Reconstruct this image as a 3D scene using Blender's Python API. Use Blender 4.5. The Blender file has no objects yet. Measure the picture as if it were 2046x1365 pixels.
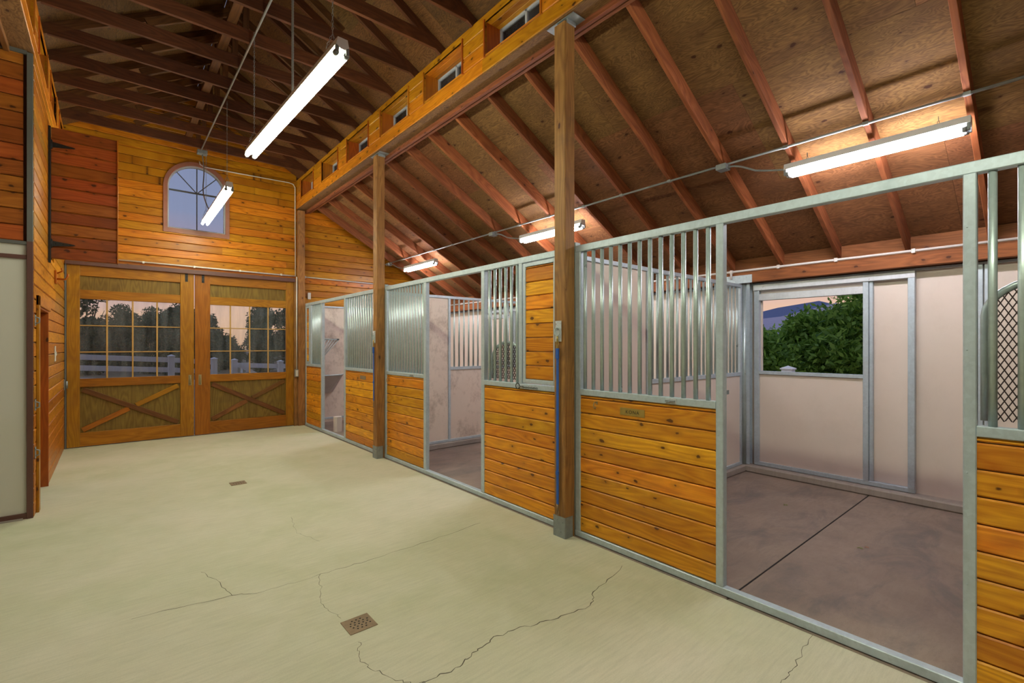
import bpy, bmesh, math, random
import numpy as np
from mathutils import Vector, Matrix
random.seed(7); np.random.seed(7)
SC = bpy.context.scene
COL = SC.collection

# ------------------------------------------------------------------ camera
cam_d = bpy.data.cameras.new('camera'); cam = bpy.data.objects.new('camera', cam_d); COL.objects.link(cam)
cam.location = (0, 0, 1.57)
cam.rotation_euler = (math.radians(90), 0, -math.radians(40.2))
cam_d.sensor_width = 36.0; cam_d.lens = 36.0*950/2046
cam_d.shift_y = 7.5/2046
cam_d.clip_start = 0.05; cam_d.clip_end = 500
SC.camera = cam

# ------------------------------------------------------------------ world: dusk sky
W = bpy.data.worlds.new('dusk_sky'); SC.world = W; W.use_nodes = True
wt = W.node_tree; wt.nodes.clear()
def wn(t, **k):
    n = wt.nodes.new(t)
    for a, b in k.items(): setattr(n, a, b)
    return n
w_out = wn('ShaderNodeOutputWorld'); w_bg = wn('ShaderNodeBackground')
w_tc = wn('ShaderNodeTexCoord'); w_sep = wn('ShaderNodeSeparateXYZ')
w_rmp = wn('ShaderNodeValToRGB'); w_nz = wn('ShaderNodeTexNoise'); w_map = wn('ShaderNodeMapping')
w_ma = wn('ShaderNodeMath', operation='MULTIPLY_ADD')
wt.links.new(w_tc.outputs['Generated'], w_sep.inputs[0])
wt.links.new(w_tc.outputs['Generated'], w_map.inputs[0]); w_map.inputs['Scale'].default_value = (2.0, 2.0, 14.0)
wt.links.new(w_map.outputs[0], w_nz.inputs['Vector']); w_nz.inputs['Scale'].default_value = 1.6; w_nz.inputs['Detail'].default_value = 5
wt.links.new(w_nz.outputs[0], w_ma.inputs[0]); w_ma.inputs[1].default_value = 0.09
wt.links.new(w_sep.outputs[2], w_ma.inputs[2]); wt.links.new(w_ma.outputs[0], w_rmp.inputs[0])
cr = w_rmp.color_ramp
cr.elements[0].position = 0.0; cr.elements[0].color = (0.60, 0.36, 0.20, 1)
cr.elements[1].position = 1.0; cr.elements[1].color = (0.20, 0.27, 0.46, 1)
e = cr.elements.new(0.10); e.color = (0.78, 0.50, 0.34, 1)
e = cr.elements.new(0.17); e.color = (0.55, 0.40, 0.45, 1)
e = cr.elements.new(0.28); e.color = (0.33, 0.39, 0.58, 1)
wt.links.new(w_rmp.outputs[0], w_bg.inputs[0]); w_bg.inputs[1].default_value = 1.1
wt.links.new(w_bg.outputs[0], w_out.inputs[0])

SC.view_settings.view_transform = 'Standard'; SC.view_settings.look = 'None'
SC.view_settings.gamma = 1.0; SC.view_settings.use_curve_mapping = False
SC.view_settings.exposure = 0.0
L_AISLE = 92.0      # radiance of the aisle tubes
L_STALL = 100.0      # radiance of the stall tubes

# ------------------------------------------------------------------ materials
def srgb(r, g, b):
    f = lambda c: ((c/255+0.055)/1.055)**2.4 if c/255 > 0.04045 else c/255/12.92
    return (f(r), f(g), f(b), 1)
class NT:
    def __init__(s, name):
        s.m = bpy.data.materials.new(name); s.m.use_nodes = True
        s.t = s.m.node_tree; s.t.nodes.clear()
        s.out = s.t.nodes.new('ShaderNodeOutputMaterial')
        s.p = s.t.nodes.new('ShaderNodeBsdfPrincipled'); s.l(s.p.outputs[0], s.out.inputs[0])
    def n(s, t, **k):
        n = s.t.nodes.new(t)
        for a, b in k.items(): setattr(n, a, b)
        return n
    def l(s, a, b): s.t.links.new(a, b)
    def math(s, op, a, b=None, c=None, clamp=False):
        n = s.n('ShaderNodeMath', operation=op); n.use_clamp = clamp
        for i, v in enumerate((a, b, c)):
            if v is None: continue
            if isinstance(v, (int, float)): n.inputs[i].default_value = v
            else: s.l(v, n.inputs[i])
        return n.outputs[0]
    def mapr(s, v, a, b, c=0.0, d=1.0):
        n = s.n('ShaderNodeMapRange'); n.inputs[1].default_value = a; n.inputs[2].default_value = b
        n.inputs[3].default_value = c; n.inputs[4].default_value = d
        s.l(v, n.inputs[0]); return n.outputs[0]
    def mix(s, f, a, b, mode='MIX'):
        n = s.n('ShaderNodeMix', data_type='RGBA', blend_type=mode)
        for i, v in ((0, f), (6, a), (7, b)):
            if isinstance(v, (int, float)): n.inputs[i].default_value = v
            elif isinstance(v, tuple): n.inputs[i].default_value = v
            else: s.l(v, n.inputs[i])
        return n.outputs[2]
    def noise(s, vec, scale, detail=3, rough=0.55, dist=0.0):
        n = s.n('ShaderNodeTexNoise'); n.inputs['Scale'].default_value = scale
        n.inputs['Detail'].default_value = detail; n.inputs['Roughness'].default_value = rough
        n.inputs['Distortion'].default_value = dist
        s.l(vec, n.inputs['Vector']); return n.outputs[0]
    def scalev(s, vec, x, y, z=1.0):
        n = s.n('ShaderNodeMapping'); n.inputs['Scale'].default_value = (x, y, z); s.l(vec, n.inputs[0]); return n.outputs[0]
    def bump(s, h, strength, dist=0.01):
        n = s.n('ShaderNodeBump'); n.inputs['Strength'].default_value = strength; n.inputs['Distance'].default_value = dist
        s.l(h, n.inputs['Height']); s.l(n.outputs[0], s.p.inputs['Normal'])

def wood(name, c_light, c_dark, rough=0.45, knots=1.0, knot_col=None, weather=0.0, wcol=(0.25, 0.2, 0.14, 1), grain=1.0, var=0.35, ply=False):
    s = NT(name)
    uv = s.n('ShaderNodeUVMap').outputs[0]
    oi = s.n('ShaderNodeObjectInfo').outputs['Random']
    at = s.n('ShaderNodeAttribute'); at.attribute_name = 'rnd'; rn = at.outputs['Fac']
    off = s.n('ShaderNodeCombineXYZ'); s.l(s.math('MULTIPLY', oi, 37.0), off.inputs[0]); s.l(s.math('MULTIPLY', oi, 19.0), off.inputs[1])
    s.l(s.math('MULTIPLY', rn, 11.0), off.inputs[2])
    va = s.n('ShaderNodeVectorMath', operation='ADD'); s.l(uv, va.inputs[0]); s.l(off.outputs[0], va.inputs[1]); v = va.outputs[0]
    if ply:   # rotary-cut plywood: swirling contour grain
        field = s.noise(s.scalev(v, 1.3, 5.5), 1.0, 4, 0.55, 0.5)
        band = s.math('FRACT', s.math('MULTIPLY', field, 26.0))
        g1 = s.math('ABSOLUTE', s.math('SUBTRACT', band, 0.5)); g1 = s.mapr(g1, 0.0, 0.5)
        g2 = s.noise(s.scalev(v, 5, 90), 1.0, 3)
        g = s.math('ADD', s.math('MULTIPLY', g1, 0.52), s.math('MULTIPLY', g2, 0.48))
    else:
        warp = s.noise(s.scalev(v, 0.7, 5.0), 1.0, 2, 0.5)
        band = s.math('FRACT', s.math('MULTIPLY', warp, 14.0))
        g1 = s.mapr(s.math('ABSOLUTE', s.math('SUBTRACT', band, 0.5)), 0.0, 0.5)
        g2 = s.noise(s.scalev(v, 3.0, 120), 1.0, 4, 0.65)
        g = s.math('ADD', s.math('MULTIPLY', g1, 0.35), s.math('MULTIPLY', g2, 0.65))
    gm = s.mapr(g, 0.5-0.35/grain, 0.5+0.35/grain)
    col = s.mix(gm, c_dark, c_light)
    # board to board tone
    hv = s.n('ShaderNodeHueSaturation'); s.l(col, hv.inputs['Color'])
    hv.inputs['Saturation'].default_value = 1.0
    s.l(s.mapr(rn, 0, 1, 0.5-0.012, 0.5+0.012), hv.inputs['Hue'])
    both = s.math('FRACT', s.math('ADD', rn, oi))
    s.l(s.mapr(both, 0, 1, 1-var*0.6, 1+var*0.4), hv.inputs['Value']); col = hv.outputs[0]
    # large blotches of stain
    bl = s.noise(s.scalev(v, 1.6, 5.0), 1.0, 3)
    col = s.mix(s.mapr(bl, 0.45, 0.8, 0, 0.5), col, tuple(list(np.array(c_dark[:3])*0.75)+[1]))
    if knots > 0:
        kw = s.n('ShaderNodeTexNoise'); kw.inputs['Scale'].default_value = 22; s.l(v, kw.inputs['Vector'])
        km = s.n('ShaderNodeVectorMath', operation='SCALE'); s.l(kw.outputs['Color'], km.inputs[0]); km.inputs['Scale'].default_value = 0.028
        ka = s.n('ShaderNodeVectorMath', operation='ADD'); s.l(v, ka.inputs[0]); s.l(km.outputs[0], ka.inputs[1]); kv = ka.outputs[0]
        vor = s.n('ShaderNodeTexVoronoi', voronoi_dimensions='2D'); s.l(s.scalev(kv, 4.2, 7.5), vor.inputs['Vector']); vor.inputs['Scale'].default_value = 1.0
        sep = s.n('ShaderNodeSeparateColor'); s.l(vor.outputs['Color'], sep.inputs[0])
        size = s.mapr(sep.outputs[0], 0.0, 1.0, 0.02, 0.125)
        k = s.math('SUBTRACT', size, vor.outputs['Distance'])
        kn = s.n('ShaderNodeMath', operation='MULTIPLY'); kn.use_clamp = True; s.l(k, kn.inputs[0]); kn.inputs[1].default_value = 28.0
        halo = s.n('ShaderNodeMath', operation='MULTIPLY'); halo.use_clamp = True
        s.l(s.math('ADD', k, 0.16), halo.inputs[0]); halo.inputs[1].default_value = 4.5
        hasK = s.math('GREATER_THAN', sep.outputs[1], 1-0.6*knots)
        kc = knot_col or (0.05, 0.012, 0.004, 1)
        col = s.mix(s.math('MULTIPLY', s.math('MULTIPLY', halo.outputs[0], hasK), 0.45), col, tuple(list(np.array(c_dark[:3])*0.5)+[1]))
        col = s.mix(s.math('MULTIPLY', s.math('MULTIPLY', kn.outputs[0], hasK), 0.9), col, kc)
    if weather > 0:
        geo = s.n('ShaderNodeNewGeometry').outputs['Position']
        wn_ = s.noise(s.scalev(geo, 2.2, 2.2, 5.0), 1.0, 5, 0.65)
        col = s.mix(s.math('MULTIPLY', s.mapr(wn_, 0.5, 0.72), weather), col, wcol)
    s.l(col, s.p.inputs['Base Color']); s.p.inputs['Specular IOR Level'].default_value = 0.3
    s.l(s.mapr(g2, 0, 1, rough-0.08, rough+0.12), s.p.inputs['Roughness'])
    s.bump(g, 0.12, 0.004)
    return s.m

def metal(name, col, rough=0.42, metallic=0.55, spangle=0.25, rust=0.0, dirt=0.15):
    s = NT(name)
    geo = s.n('ShaderNodeNewGeometry').outputs['Position']
    vor = s.n('ShaderNodeTexVoronoi'); s.l(geo, vor.inputs['Vector']); vor.inputs['Scale'].default_value = 55
    sep = s.n('ShaderNodeSeparateColor'); s.l(vor.outputs['Color'], sep.inputs[0])
    n1 = s.noise(geo, 6, 5, 0.7)
    n2 = s.noise(s.scalev(geo, 40, 40, 6), 1.0, 3)
    c = s.mix(s.math('MULTIPLY', sep.outputs[0], spangle), col, tuple(list(np.array(col[:3])*1.35)+[1]))
    c = s.mix(s.mapr(n1, 0.45, 0.75, 0, dirt*2), c, tuple(list(np.array(col[:3])*0.55)+[1]))
    c = s.mix(s.mapr(n2, 0.5, 0.8, 0, 0.25), c, tuple(list(np.array(col[:3])*0.7)+[1]))
    if rust:
        n3 = s.noise(geo, 9, 5, 0.7)
        c = s.mix(s.mapr(n3, 0.62, 0.7, 0, rust), c, (0.16, 0.05, 0.02, 1))
    s.l(c, s.p.inputs['Base Color'])
    s.p.inputs['Metallic'].default_value = metallic
    s.l(s.mapr(n1, 0.3, 0.7, rough-0.1, rough+0.12), s.p.inputs['Roughness'])
    s.bump(n1, 0.05, 0.003)
    return s.m

def plain(name, col, rough=0.5, metallic=0.0, noise=0.12, scale=8, emit=None, strength=0, dirt=None, dirtamt=0.0, spec=0.5):
    s = NT(name)
    geo = s.n('ShaderNodeNewGeometry').outputs['Position']
    n1 = s.noise(geo, scale, 5, 0.6)
    c = s.mix(s.mapr(n1, 0.35, 0.7, 0, noise), col, tuple(list(np.array(col[:3])*0.6)+[1]))
    if dirt:
        n2 = s.noise(s.scalev(geo, 2.6, 2.6, 1.9), 1.0, 9, 0.78)
        c = s.mix(s.mapr(n2, 0.5, 0.68, 0, dirtamt), c, dirt)
    s.l(c, s.p.inputs['Base Color']); s.p.inputs['Roughness'].default_value = rough; s.p.inputs['Metallic'].default_value = metallic
    s.p.inputs['Specular IOR Level'].default_value = spec
    if emit:
        s.p.inputs['Emission Color'].default_value = emit; s.p.inputs['Emission Strength'].default_value = strength
    return s.m

def concrete(name, c1, c2, c3, streak=(6, 40), rough=0.75, blot=None):
    s = NT(name)
    geo = s.n('ShaderNodeNewGeometry').outputs['Position']
    big = s.noise(geo, 0.55, 4, 0.55); mid = s.noise(geo, 2.3, 6, 0.65, 0.4)
    brm = s.noise(s.scalev(geo, streak[0], streak[1]), 1.0, 4, 0.7); fine = s.noise(geo, 130, 3, 0.7)
    c = s.mix(s.mapr(mid, 0.35, 0.68), c1, c2)
    c = s.mix(s.mapr(big, 0.42, 0.62), c, c3)
    c = s.mix(s.mapr(brm, 0.42, 0.75, 0, 0.5), c, tuple(list(np.array(c1[:3])*0.72)+[1]))
    c = s.mix(s.mapr(fine, 0.35, 0.75, 0, 0.22), c, tuple(list(np.array(c1[:3])*0.6)+[1]))
    if blot:
        n = s.noise(s.scalev(geo, 1.4, 3.0), 1.0, 6, 0.7, 0.8)
        c = s.mix(s.mapr(n, 0.47, 0.66, 0, blot[1]), c, blot[0])
    s.l(c, s.p.inputs['Base Color']); s.l(s.mapr(mid, 0.3, 0.7, rough-0.12, rough+0.1), s.p.inputs['Roughness'])
    s.p.inputs['Specular IOR Level'].default_value = 0.35
    s.bump(s.math('ADD', brm, s.math('MULTIPLY', fine, 0.5)), 0.25, 0.003)
    return s.m

def leafmat(name, c1, c2, trans=0.25):
    s = NT(name)
    at = s.n('ShaderNodeAttribute'); at.attribute_name = 'rnd'
    c = s.mix(at.outputs['Fac'], c1, c2)
    s.l(c, s.p.inputs['Base Color']); s.p.inputs['Roughness'].default_value = 0.6
    tr = s.n('ShaderNodeBsdfTranslucent'); s.l(c, tr.inputs[0])
    mx = s.n('ShaderNodeMixShader'); mx.inputs[0].default_value = trans
    s.l(s.p.outputs[0], mx.inputs[1]); s.l(tr.outputs[0], mx.inputs[2]); s.l(mx.outputs[0], s.out.inputs[0])
    return s.m

def glass(name, haze=0.05, tint=(0.93, 0.95, 0.97, 1), hazecol=(0.5, 0.52, 0.55, 1)):
    s = NT(name)
    geo = s.n('ShaderNodeNewGeometry').outputs['Position']
    tr = s.n('ShaderNodeBsdfTransparent'); tr.inputs[0].default_value = tint
    gl = s.n('ShaderNodeBsdfGlossy'); gl.inputs['Roughness'].default_value = 0.04
    df = s.n('ShaderNodeBsdfDiffuse'); df.inputs[0].default_value = hazecol
    fr = s.n('ShaderNodeFresnel'); fr.inputs[0].default_value = 1.3
    m1 = s.n('ShaderNodeMixShader'); s.l(fr.outputs[0], m1.inputs[0]); s.l(tr.outputs[0], m1.inputs[1]); s.l(gl.outputs[0], m1.inputs[2])
    n = s.noise(s.scalev(geo, 9, 9, 1.2), 1.0, 4, 0.6)
    m2 = s.n('ShaderNodeMixShader'); s.l(s.mapr(n, 0.35, 0.75, haze*0.3, haze*2), m2.inputs[0]); s.l(m1.outputs[0], m2.inputs[1]); s.l(df.outputs[0], m2.inputs[2])
    s.l(m2.outputs[0], s.out.inputs[0])
    return s.m

M = {}
M['pine'] = wood('golden_varnished_pine', (0.63, 0.255, 0.012, 1), (0.35, 0.10, 0.004, 1), 0.36, 1.0, var=0.5, weather=0.16, wcol=(0.2, 0.08, 0.02, 1))
M['stallpine'] = wood('stall_pine_boards', (0.88, 0.395, 0.024, 1), (0.56, 0.185, 0.009, 1), 0.42, 0.9, grain=1.35, var=0.45, weather=0.32, wcol=(0.26, 0.11, 0.035, 1))
M['redpine'] = wood('reddish_varnished_pine', (0.46, 0.13, 0.02, 1), (0.24, 0.055, 0.008, 1), 0.4, 1.0, var=0.5)
M['post'] = wood('post_timber', (0.44, 0.19, 0.06, 1), (0.19, 0.072, 0.022, 1), 0.6, 0.25, var=0.2, weather=0.45, wcol=(0.12, 0.07, 0.04, 1))
M['greyjamb'] = plain('weathered_grey_timber', (0.20, 0.15, 0.10, 1), 0.7, noise=0.5, scale=12)
M['rafter'] = wood('rafter_timber', (0.38, 0.135, 0.04, 1), (0.17, 0.05, 0.014, 1), 0.7, 0.3, var=0.5)
M['truss'] = wood('truss_timber', (0.15, 0.047, 0.014, 1), (0.06, 0.018, 0.006, 1), 0.75, 0.2, var=0.4)
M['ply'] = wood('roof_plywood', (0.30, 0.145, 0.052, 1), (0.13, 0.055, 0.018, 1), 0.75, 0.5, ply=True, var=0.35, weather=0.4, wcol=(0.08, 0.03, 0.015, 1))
M['plyshade'] = wood('main_roof_plywood_shaded', (0.165, 0.070, 0.018, 1), (0.065, 0.025, 0.006, 1), 0.75, 0.5, ply=True, var=0.35)  # darker roof plywood, shade above the lamps put into the colour
M['gateply'] = wood('gate_plywood', (0.25, 0.15, 0.03, 1), (0.13, 0.066, 0.011, 1), 0.55, 0.0, var=0.1, grain=1.2, weather=0.35, wcol=(0.09, 0.055, 0.02, 1))
M['gatewood'] = wood('gate_timber', (0.44, 0.175, 0.009, 1), (0.23, 0.078, 0.004, 1), 0.42, 0.0, var=0.3, weather=0.3, wcol=(0.2, 0.085, 0.02, 1))
M['brace'] = wood('gate_brace_timber', (0.26, 0.11, 0.022, 1), (0.12, 0.045, 0.010, 1), 0.5, 0.0, var=0.5)
M['jamb'] = wood('jamb_timber', (0.55, 0.15, 0.012, 1), (0.30, 0.07, 0.006, 1), 0.4, 0.4, var=0.2)
M['muntin'] = plain('window_grid_tan', srgb(190, 150, 85), 0.5)
M['galv'] = metal('galvanized_steel', (0.48, 0.56, 0.62, 1), 0.45, 0.35, 0.3)
M['galvdark'] = metal('galvanized_steel_dull', (0.26, 0.31, 0.30, 1), 0.5, 0.5, 0.2)
M['galvrust'] = metal('galvanized_steel_rusty', (0.60, 0.63, 0.66, 1), 0.5, 0.3, 0.2, rust=0.8)
M['tube'] = metal('galvanized_pipe', (0.46, 0.55, 0.55, 1), 0.36, 0.5, 0.25)
M['conduit'] = metal('grey_conduit', (0.30, 0.32, 0.32, 1), 0.4, 0.5, 0.05)
M['pvc'] = plain('white_conduit', (0.72, 0.68, 0.64, 1), 0.5)
M['panel'] = plain('beige_stall_panel', (0.74, 0.64, 0.56, 1), 0.45, noise=0.10, scale=2.2, dirt=(0.40, 0.33, 0.25, 1), dirtamt=0.10)
M['paneldirty'] = plain('beige_stall_panel_soiled', (0.70, 0.60, 0.52, 1), 0.55, noise=0.15, scale=3, dirt=(0.17, 0.10, 0.06, 1), dirtamt=0.6)
M['whitepanel'] = plain('off_white_panel', (0.62, 0.60, 0.54, 1), 0.5, noise=0.06, scale=1.0)
M['brown'] = plain('brown_painted_steel', (0.11, 0.045, 0.035, 1), 0.5)
M['greysteel'] = plain('grey_painted_steel', (0.13, 0.13, 0.12, 1), 0.5, 0.2)
M['black'] = plain('black_iron', (0.018, 0.017, 0.016, 1), 0.5, 0.4)
M['mesh'] = plain('dark_expanded_metal', (0.05, 0.03, 0.025, 1), 0.55, 0.3)
M['brass'] = plain('brass', (0.55, 0.40, 0.12, 1), 0.35, 0.8, noise=0.3, scale=30)
M['agedbrass'] = plain('aged_brass', (0.42, 0.36, 0.20, 1), 0.4, 0.7, noise=0.4, scale=40)
M['ink'] = plain('engraved_lettering', (0.05, 0.035, 0.01, 1), 0.6)
M['blue'] = plain('blue_webbing', (0.02, 0.10, 0.42, 1), 0.8, noise=0.35, scale=60)
M['lampwhite'] = plain('white_enamel', (0.78, 0.78, 0.80, 1), 0.4)
M['tubeA'] = plain('lit_tube_warm', (0.9, 0.9, 0.9, 1), 0.3, emit=(0.96, 1.0, 0.77, 1), strength=L_AISLE)
M['tubeS'] = plain('lit_tube_cool', (0.9, 0.9, 0.9, 1), 0.3, emit=(0.98, 0.92, 1.0, 1), strength=L_STALL)
M['floor'] = concrete('broomed_concrete', (0.62, 0.60, 0.44, 1), (0.53, 0.53, 0.35, 1), (0.67, 0.625, 0.49, 1), (5, 55))
M['stallfloor'] = concrete('stall_concrete', (0.29, 0.215, 0.175, 1), (0.215, 0.165, 0.14, 1), (0.33, 0.25, 0.20, 1), (8, 30), 0.7, ((0.125, 0.11, 0.108, 1), 0.6))
M['curb'] = concrete('curb_concrete', (0.36, 0.31, 0.28, 1), (0.26, 0.23, 0.21, 1), (0.38, 0.33, 0.29, 1), (8, 30), 0.85)
M['crack'] = plain('crack_dirt', (0.10, 0.085, 0.06, 1), 0.95)
M['crackdark'] = plain('joint_dirt', (0.015, 0.012, 0.012, 1), 0.95)
M['drain'] = plain('rusty_drain_iron', (0.30, 0.21, 0.13, 1), 0.75, 0.2, noise=0.5, scale=25, dirt=(0.17, 0.11, 0.06, 1), dirtamt=0.7)
M['hole'] = plain('drain_void', (0.008, 0.007, 0.006, 1), 0.95)
M['glass'] = glass('gate_window_glass', 0.09, tint=(0.93, 0.94, 0.96, 1))
M['glass2'] = glass('arched_window_glass', 0.02, tint=(0.82, 0.82, 0.84, 1))
M['winwhite'] = plain('window_white_frame', (0.42, 0.44, 0.50, 1), 0.45)
M['archtrim'] = plain('mauve_window_trim', (0.33, 0.13, 0.085, 1), 0.5, noise=0.3, scale=10)
M['mullion'] = plain('dark_window_bar', (0.10, 0.11, 0.12, 1), 0.5)
M['fence'] = plain('white_vinyl_fence', (0.82, 0.82, 0.84, 1), 0.4, noise=0.05)
M['ground'] = plain('dry_pasture_grass', (0.30, 0.22, 0.13, 1), 0.95, noise=0.9, scale=3)
M['leafG'] = leafmat('green_leaf', (0.05, 0.15, 0.015, 1), (0.55, 0.80, 0.14, 1), 0.4)
M['leafD'] = leafmat('dusk_leaf', (0.012, 0.03, 0.010, 1), (0.05, 0.085, 0.025, 1), 0.15)
M['bark'] = plain('tree_bark', (0.05, 0.035, 0.025, 1), 0.9)
M['hill'] = plain('distant_hill', (0.16, 0.20, 0.34, 1), 0.95, noise=0.3, scale=0.05)
M['hill2'] = plain('pale_hill', (0.52, 0.46, 0.56, 1), 0.95, noise=0.5, scale=0.08)
M['plastic'] = plain('white_plastic', (0.70, 0.69, 0.64, 1), 0.4)
M['paint'] = plain('galvanized_bracket', (0.30, 0.33, 0.34, 1), 0.5, 0.4, noise=0.5, scale=30)
M['salt'] = plain('salt_block', (0.62, 0.55, 0.52, 1), 0.7)
M['trough'] = plain('grey_feed_trough', (0.36, 0.31, 0.29, 1), 0.6, noise=0.4, scale=5)
M['leafdry'] = plain('fallen_leaf', (0.22, 0.26, 0.07, 1), 0.8, noise=0.6, scale=40)
M['leafred'] = plain('fallen_leaf_brown', (0.36, 0.15, 0.07, 1), 0.8)

# ------------------------------------------------------------------ mesh builder
V = lambda *a: np.array(a, float)
class MB:
    def __init__(s): s.v = []; s.f = []; s.uv = []; s.r = []; s.sm = []
    def prism(s, prof, o, A, B, L, l0, l1, uvo=None, rnd=None, smooth=False, caps=True, scale1=1.0):
        o, A, B, L = map(lambda q: np.array(q, float), (o, A, B, L))
        n = len(prof); b = len(s.v)
        if uvo is None: uvo = (random.random()*50, random.random()*50)
        if rnd is None: rnd = random.random()
        for l, sc in ((l0, 1.0), (l1, scale1)):
            for a, bb in prof: s.v.append(o + A*a*sc + B*bb*sc + L*l)
        per = [0.0]
        for i in range(n):
            p, q = prof[i], prof[(i+1) % n]; per.append(per[-1] + math.hypot(q[0]-p[0], q[1]-p[1]))
        for i in range(n):
            j = (i+1) % n
            s.f.append((b+i, b+j, b+n+j, b+n+i))
            s.uv.append([(l0+uvo[0], per[i]+uvo[1]), (l0+uvo[0], per[i+1]+uvo[1]), (l1+uvo[0], per[i+1]+uvo[1]), (l1+uvo[0], per[i]+uvo[1])])
            s.r.append(rnd); s.sm.append(smooth)
        if caps:
            s.f.append(tuple(b+i for i in reversed(range(n)))); s.uv.append([(prof[i][0]*.3+uvo[0], prof[i][1]+uvo[1]) for i in reversed(range(n))])
            s.f.append(tuple(b+n+i for i in range(n))); s.uv.append([(prof[i][0]*.3+uvo[0], prof[i][1]+uvo[1]) for i in range(n)])
            s.r += [rnd, rnd]; s.sm += [False, False]
    def box(s, x0, x1, y0, y1, z0, z1, ax=None, ch=0.002, rnd=None):
        """axis-aligned box, grain along ax, the four long edges chamfered"""
        x0, x1 = min(x0, x1), max(x0, x1); y0, y1 = min(y0, y1), max(y0, y1); z0, z1 = min(z0, z1), max(z0, z1)
        d = (x1-x0, y1-y0, z1-z0)
        if ax is None: ax = 'xyz'[int(np.argmax(d))]
        if ax == 'x': A, B, L, a, b, l = V(0,1,0), V(0,0,1), V(1,0,0), d[1], d[2], d[0]
        elif ax == 'y': A, B, L, a, b, l = V(0,0,1), V(1,0,0), V(0,1,0), d[2], d[0], d[1]
        else: A, B, L, a, b, l = V(1,0,0), V(0,1,0), V(0,0,1), d[0], d[1], d[2]
        s.prism(rectprof(a, b, ch), V(x0, y0, z0), A, B, L, 0, l, rnd=rnd)
    def beam(s, p0, p1, w, h, up=(0,0,1), ch=0.002, rnd=None, ext=0.0):
        """rectangular bar from p0 to p1 (centre line), width w sideways, height h along up"""
        p0, p1, up = V(*p0), V(*p1), V(*up); L = p1-p0; ln = np.linalg.norm(L); L = L/ln
        S = np.cross(L, up); S /= np.linalg.norm(S); U = np.cross(S, L)
        s.prism([(a-w/2, b-h/2) for a, b in rectprof(w, h, ch)], p0, S, U, L, -ext, ln+ext, rnd=rnd)
    def cyl(s, p0, p1, r, n=12, rnd=None, r1=None, caps=True):
        p0, p1 = V(*p0), V(*p1); L = p1-p0; ln = np.linalg.norm(L)
        if ln < 1e-9: return
        L = L/ln; up = V(0,0,1) if abs(L[2]) < 0.9 else V(1,0,0)
        S = np.cross(L, up); S /= np.linalg.norm(S); U = np.cross(S, L)
        s.prism([(r*math.cos(2*math.pi*i/n), r*math.sin(2*math.pi*i/n)) for i in range(n)], p0, S, U, L, 0, ln, smooth=True, rnd=rnd, caps=caps, scale1=(r1/r if r1 is not None else 1.0))
    def path(s, pts, r, n=8, closed=False, corr=0.0):
        """swept round tube through points"""
        pts = [V(*p) for p in pts]; m = len(pts); b = len(s.v); rnd = random.random()
        prev = None
        for i, p in enumerate(pts):
            if closed: t = pts[(i+1) % m]-pts[i-1]
            else: t = pts[min(i+1, m-1)]-pts[max(i-1, 0)]
            t = t/np.linalg.norm(t)
            if prev is None:
                up = V(0,0,1) if abs(t[2]) < 0.9 else V(1,0,0)
                S = np.cross(t, up)
            else: S = prev-t*np.dot(prev, t)
            S /= np.linalg.norm(S); U = np.cross(t, S); prev = S
            rr = r*(1+corr*(i % 2))
            for k in range(n):
                a = 2*math.pi*k/n; s.v.append(p+S*rr*math.cos(a)+U*rr*math.sin(a))
        for i in range(m if closed else m-1):
            for k in range(n):
                j = (i+1) % m; k2 = (k+1) % n
                s.f.append((b+i*n+k, b+i*n+k2, b+j*n+k2, b+j*n+k)); s.uv.append([(0,0),(0,.1),(.1,.1),(.1,0)]); s.r.append(rnd); s.sm.append(True)
        if not closed:
            s.f.append(tuple(b+k for k in reversed(range(n)))); s.uv.append([(0,0)]*n); s.r.append(rnd); s.sm.append(False)
            s.f.append(tuple(b+(m-1)*n+k for k in range(n))); s.uv.append([(0,0)]*n); s.r.append(rnd); s.sm.append(False)
    def quad(s, a, b, c, d, rnd=None, uv=None):
        i = len(s.v); s.v += [V(*a), V(*b), V(*c), V(*d)]; s.f.append((i, i+1, i+2, i+3))
        s.uv.append(uv or [(0,0),(1,0),(1,1),(0,1)]); s.r.append(random.random() if rnd is None else rnd); s.sm.append(False)
    def sphere(s, c, r, sx=1, sy=1, sz=1, n=12, m=8):
        b = len(s.v); c = V(*c); rnd = random.random()
        for i in range(m+1):
            ph = math.pi*i/m
            for k in range(n):
                th = 2*math.pi*k/n
                s.v.append(c+V(r*sx*math.sin(ph)*math.cos(th), r*sy*math.sin(ph)*math.sin(th), r*sz*math.cos(ph)))
        for i in range(m):
            for k in range(n):
                k2 = (k+1) % n
                s.f.append((b+i*n+k, b+(i+1)*n+k, b+(i+1)*n+k2, b+i*n+k2)); s.uv.append([(0,0)]*4); s.r.append(rnd); s.sm.append(True)
    def build(s, name, mat, parent=None, origin=None, structure=False, recalc=True):
        v = np.array(s.v)
        if origin is None:
            lo, hi = v.min(0), v.max(0); origin = V((lo[0]+hi[0])/2, (lo[1]+hi[1])/2, lo[2])
        else: origin = V(*origin)
        me = bpy.data.meshes.new(name)
        me.from_pydata([tuple(p) for p in (v-origin)], [], s.f)
        ul = me.uv_layers.new(name='UVMap')
        flat = [c for f in s.uv for p in f for c in p]
        ul.data.foreach_set('uv', flat)
        at = me.attributes.new('rnd', 'FLOAT', 'FACE'); at.data.foreach_set('value', s.r)
        me.polygons.foreach_set('use_smooth', s.sm)
        me.materials.append(M[mat] if isinstance(mat, str) else mat)
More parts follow.
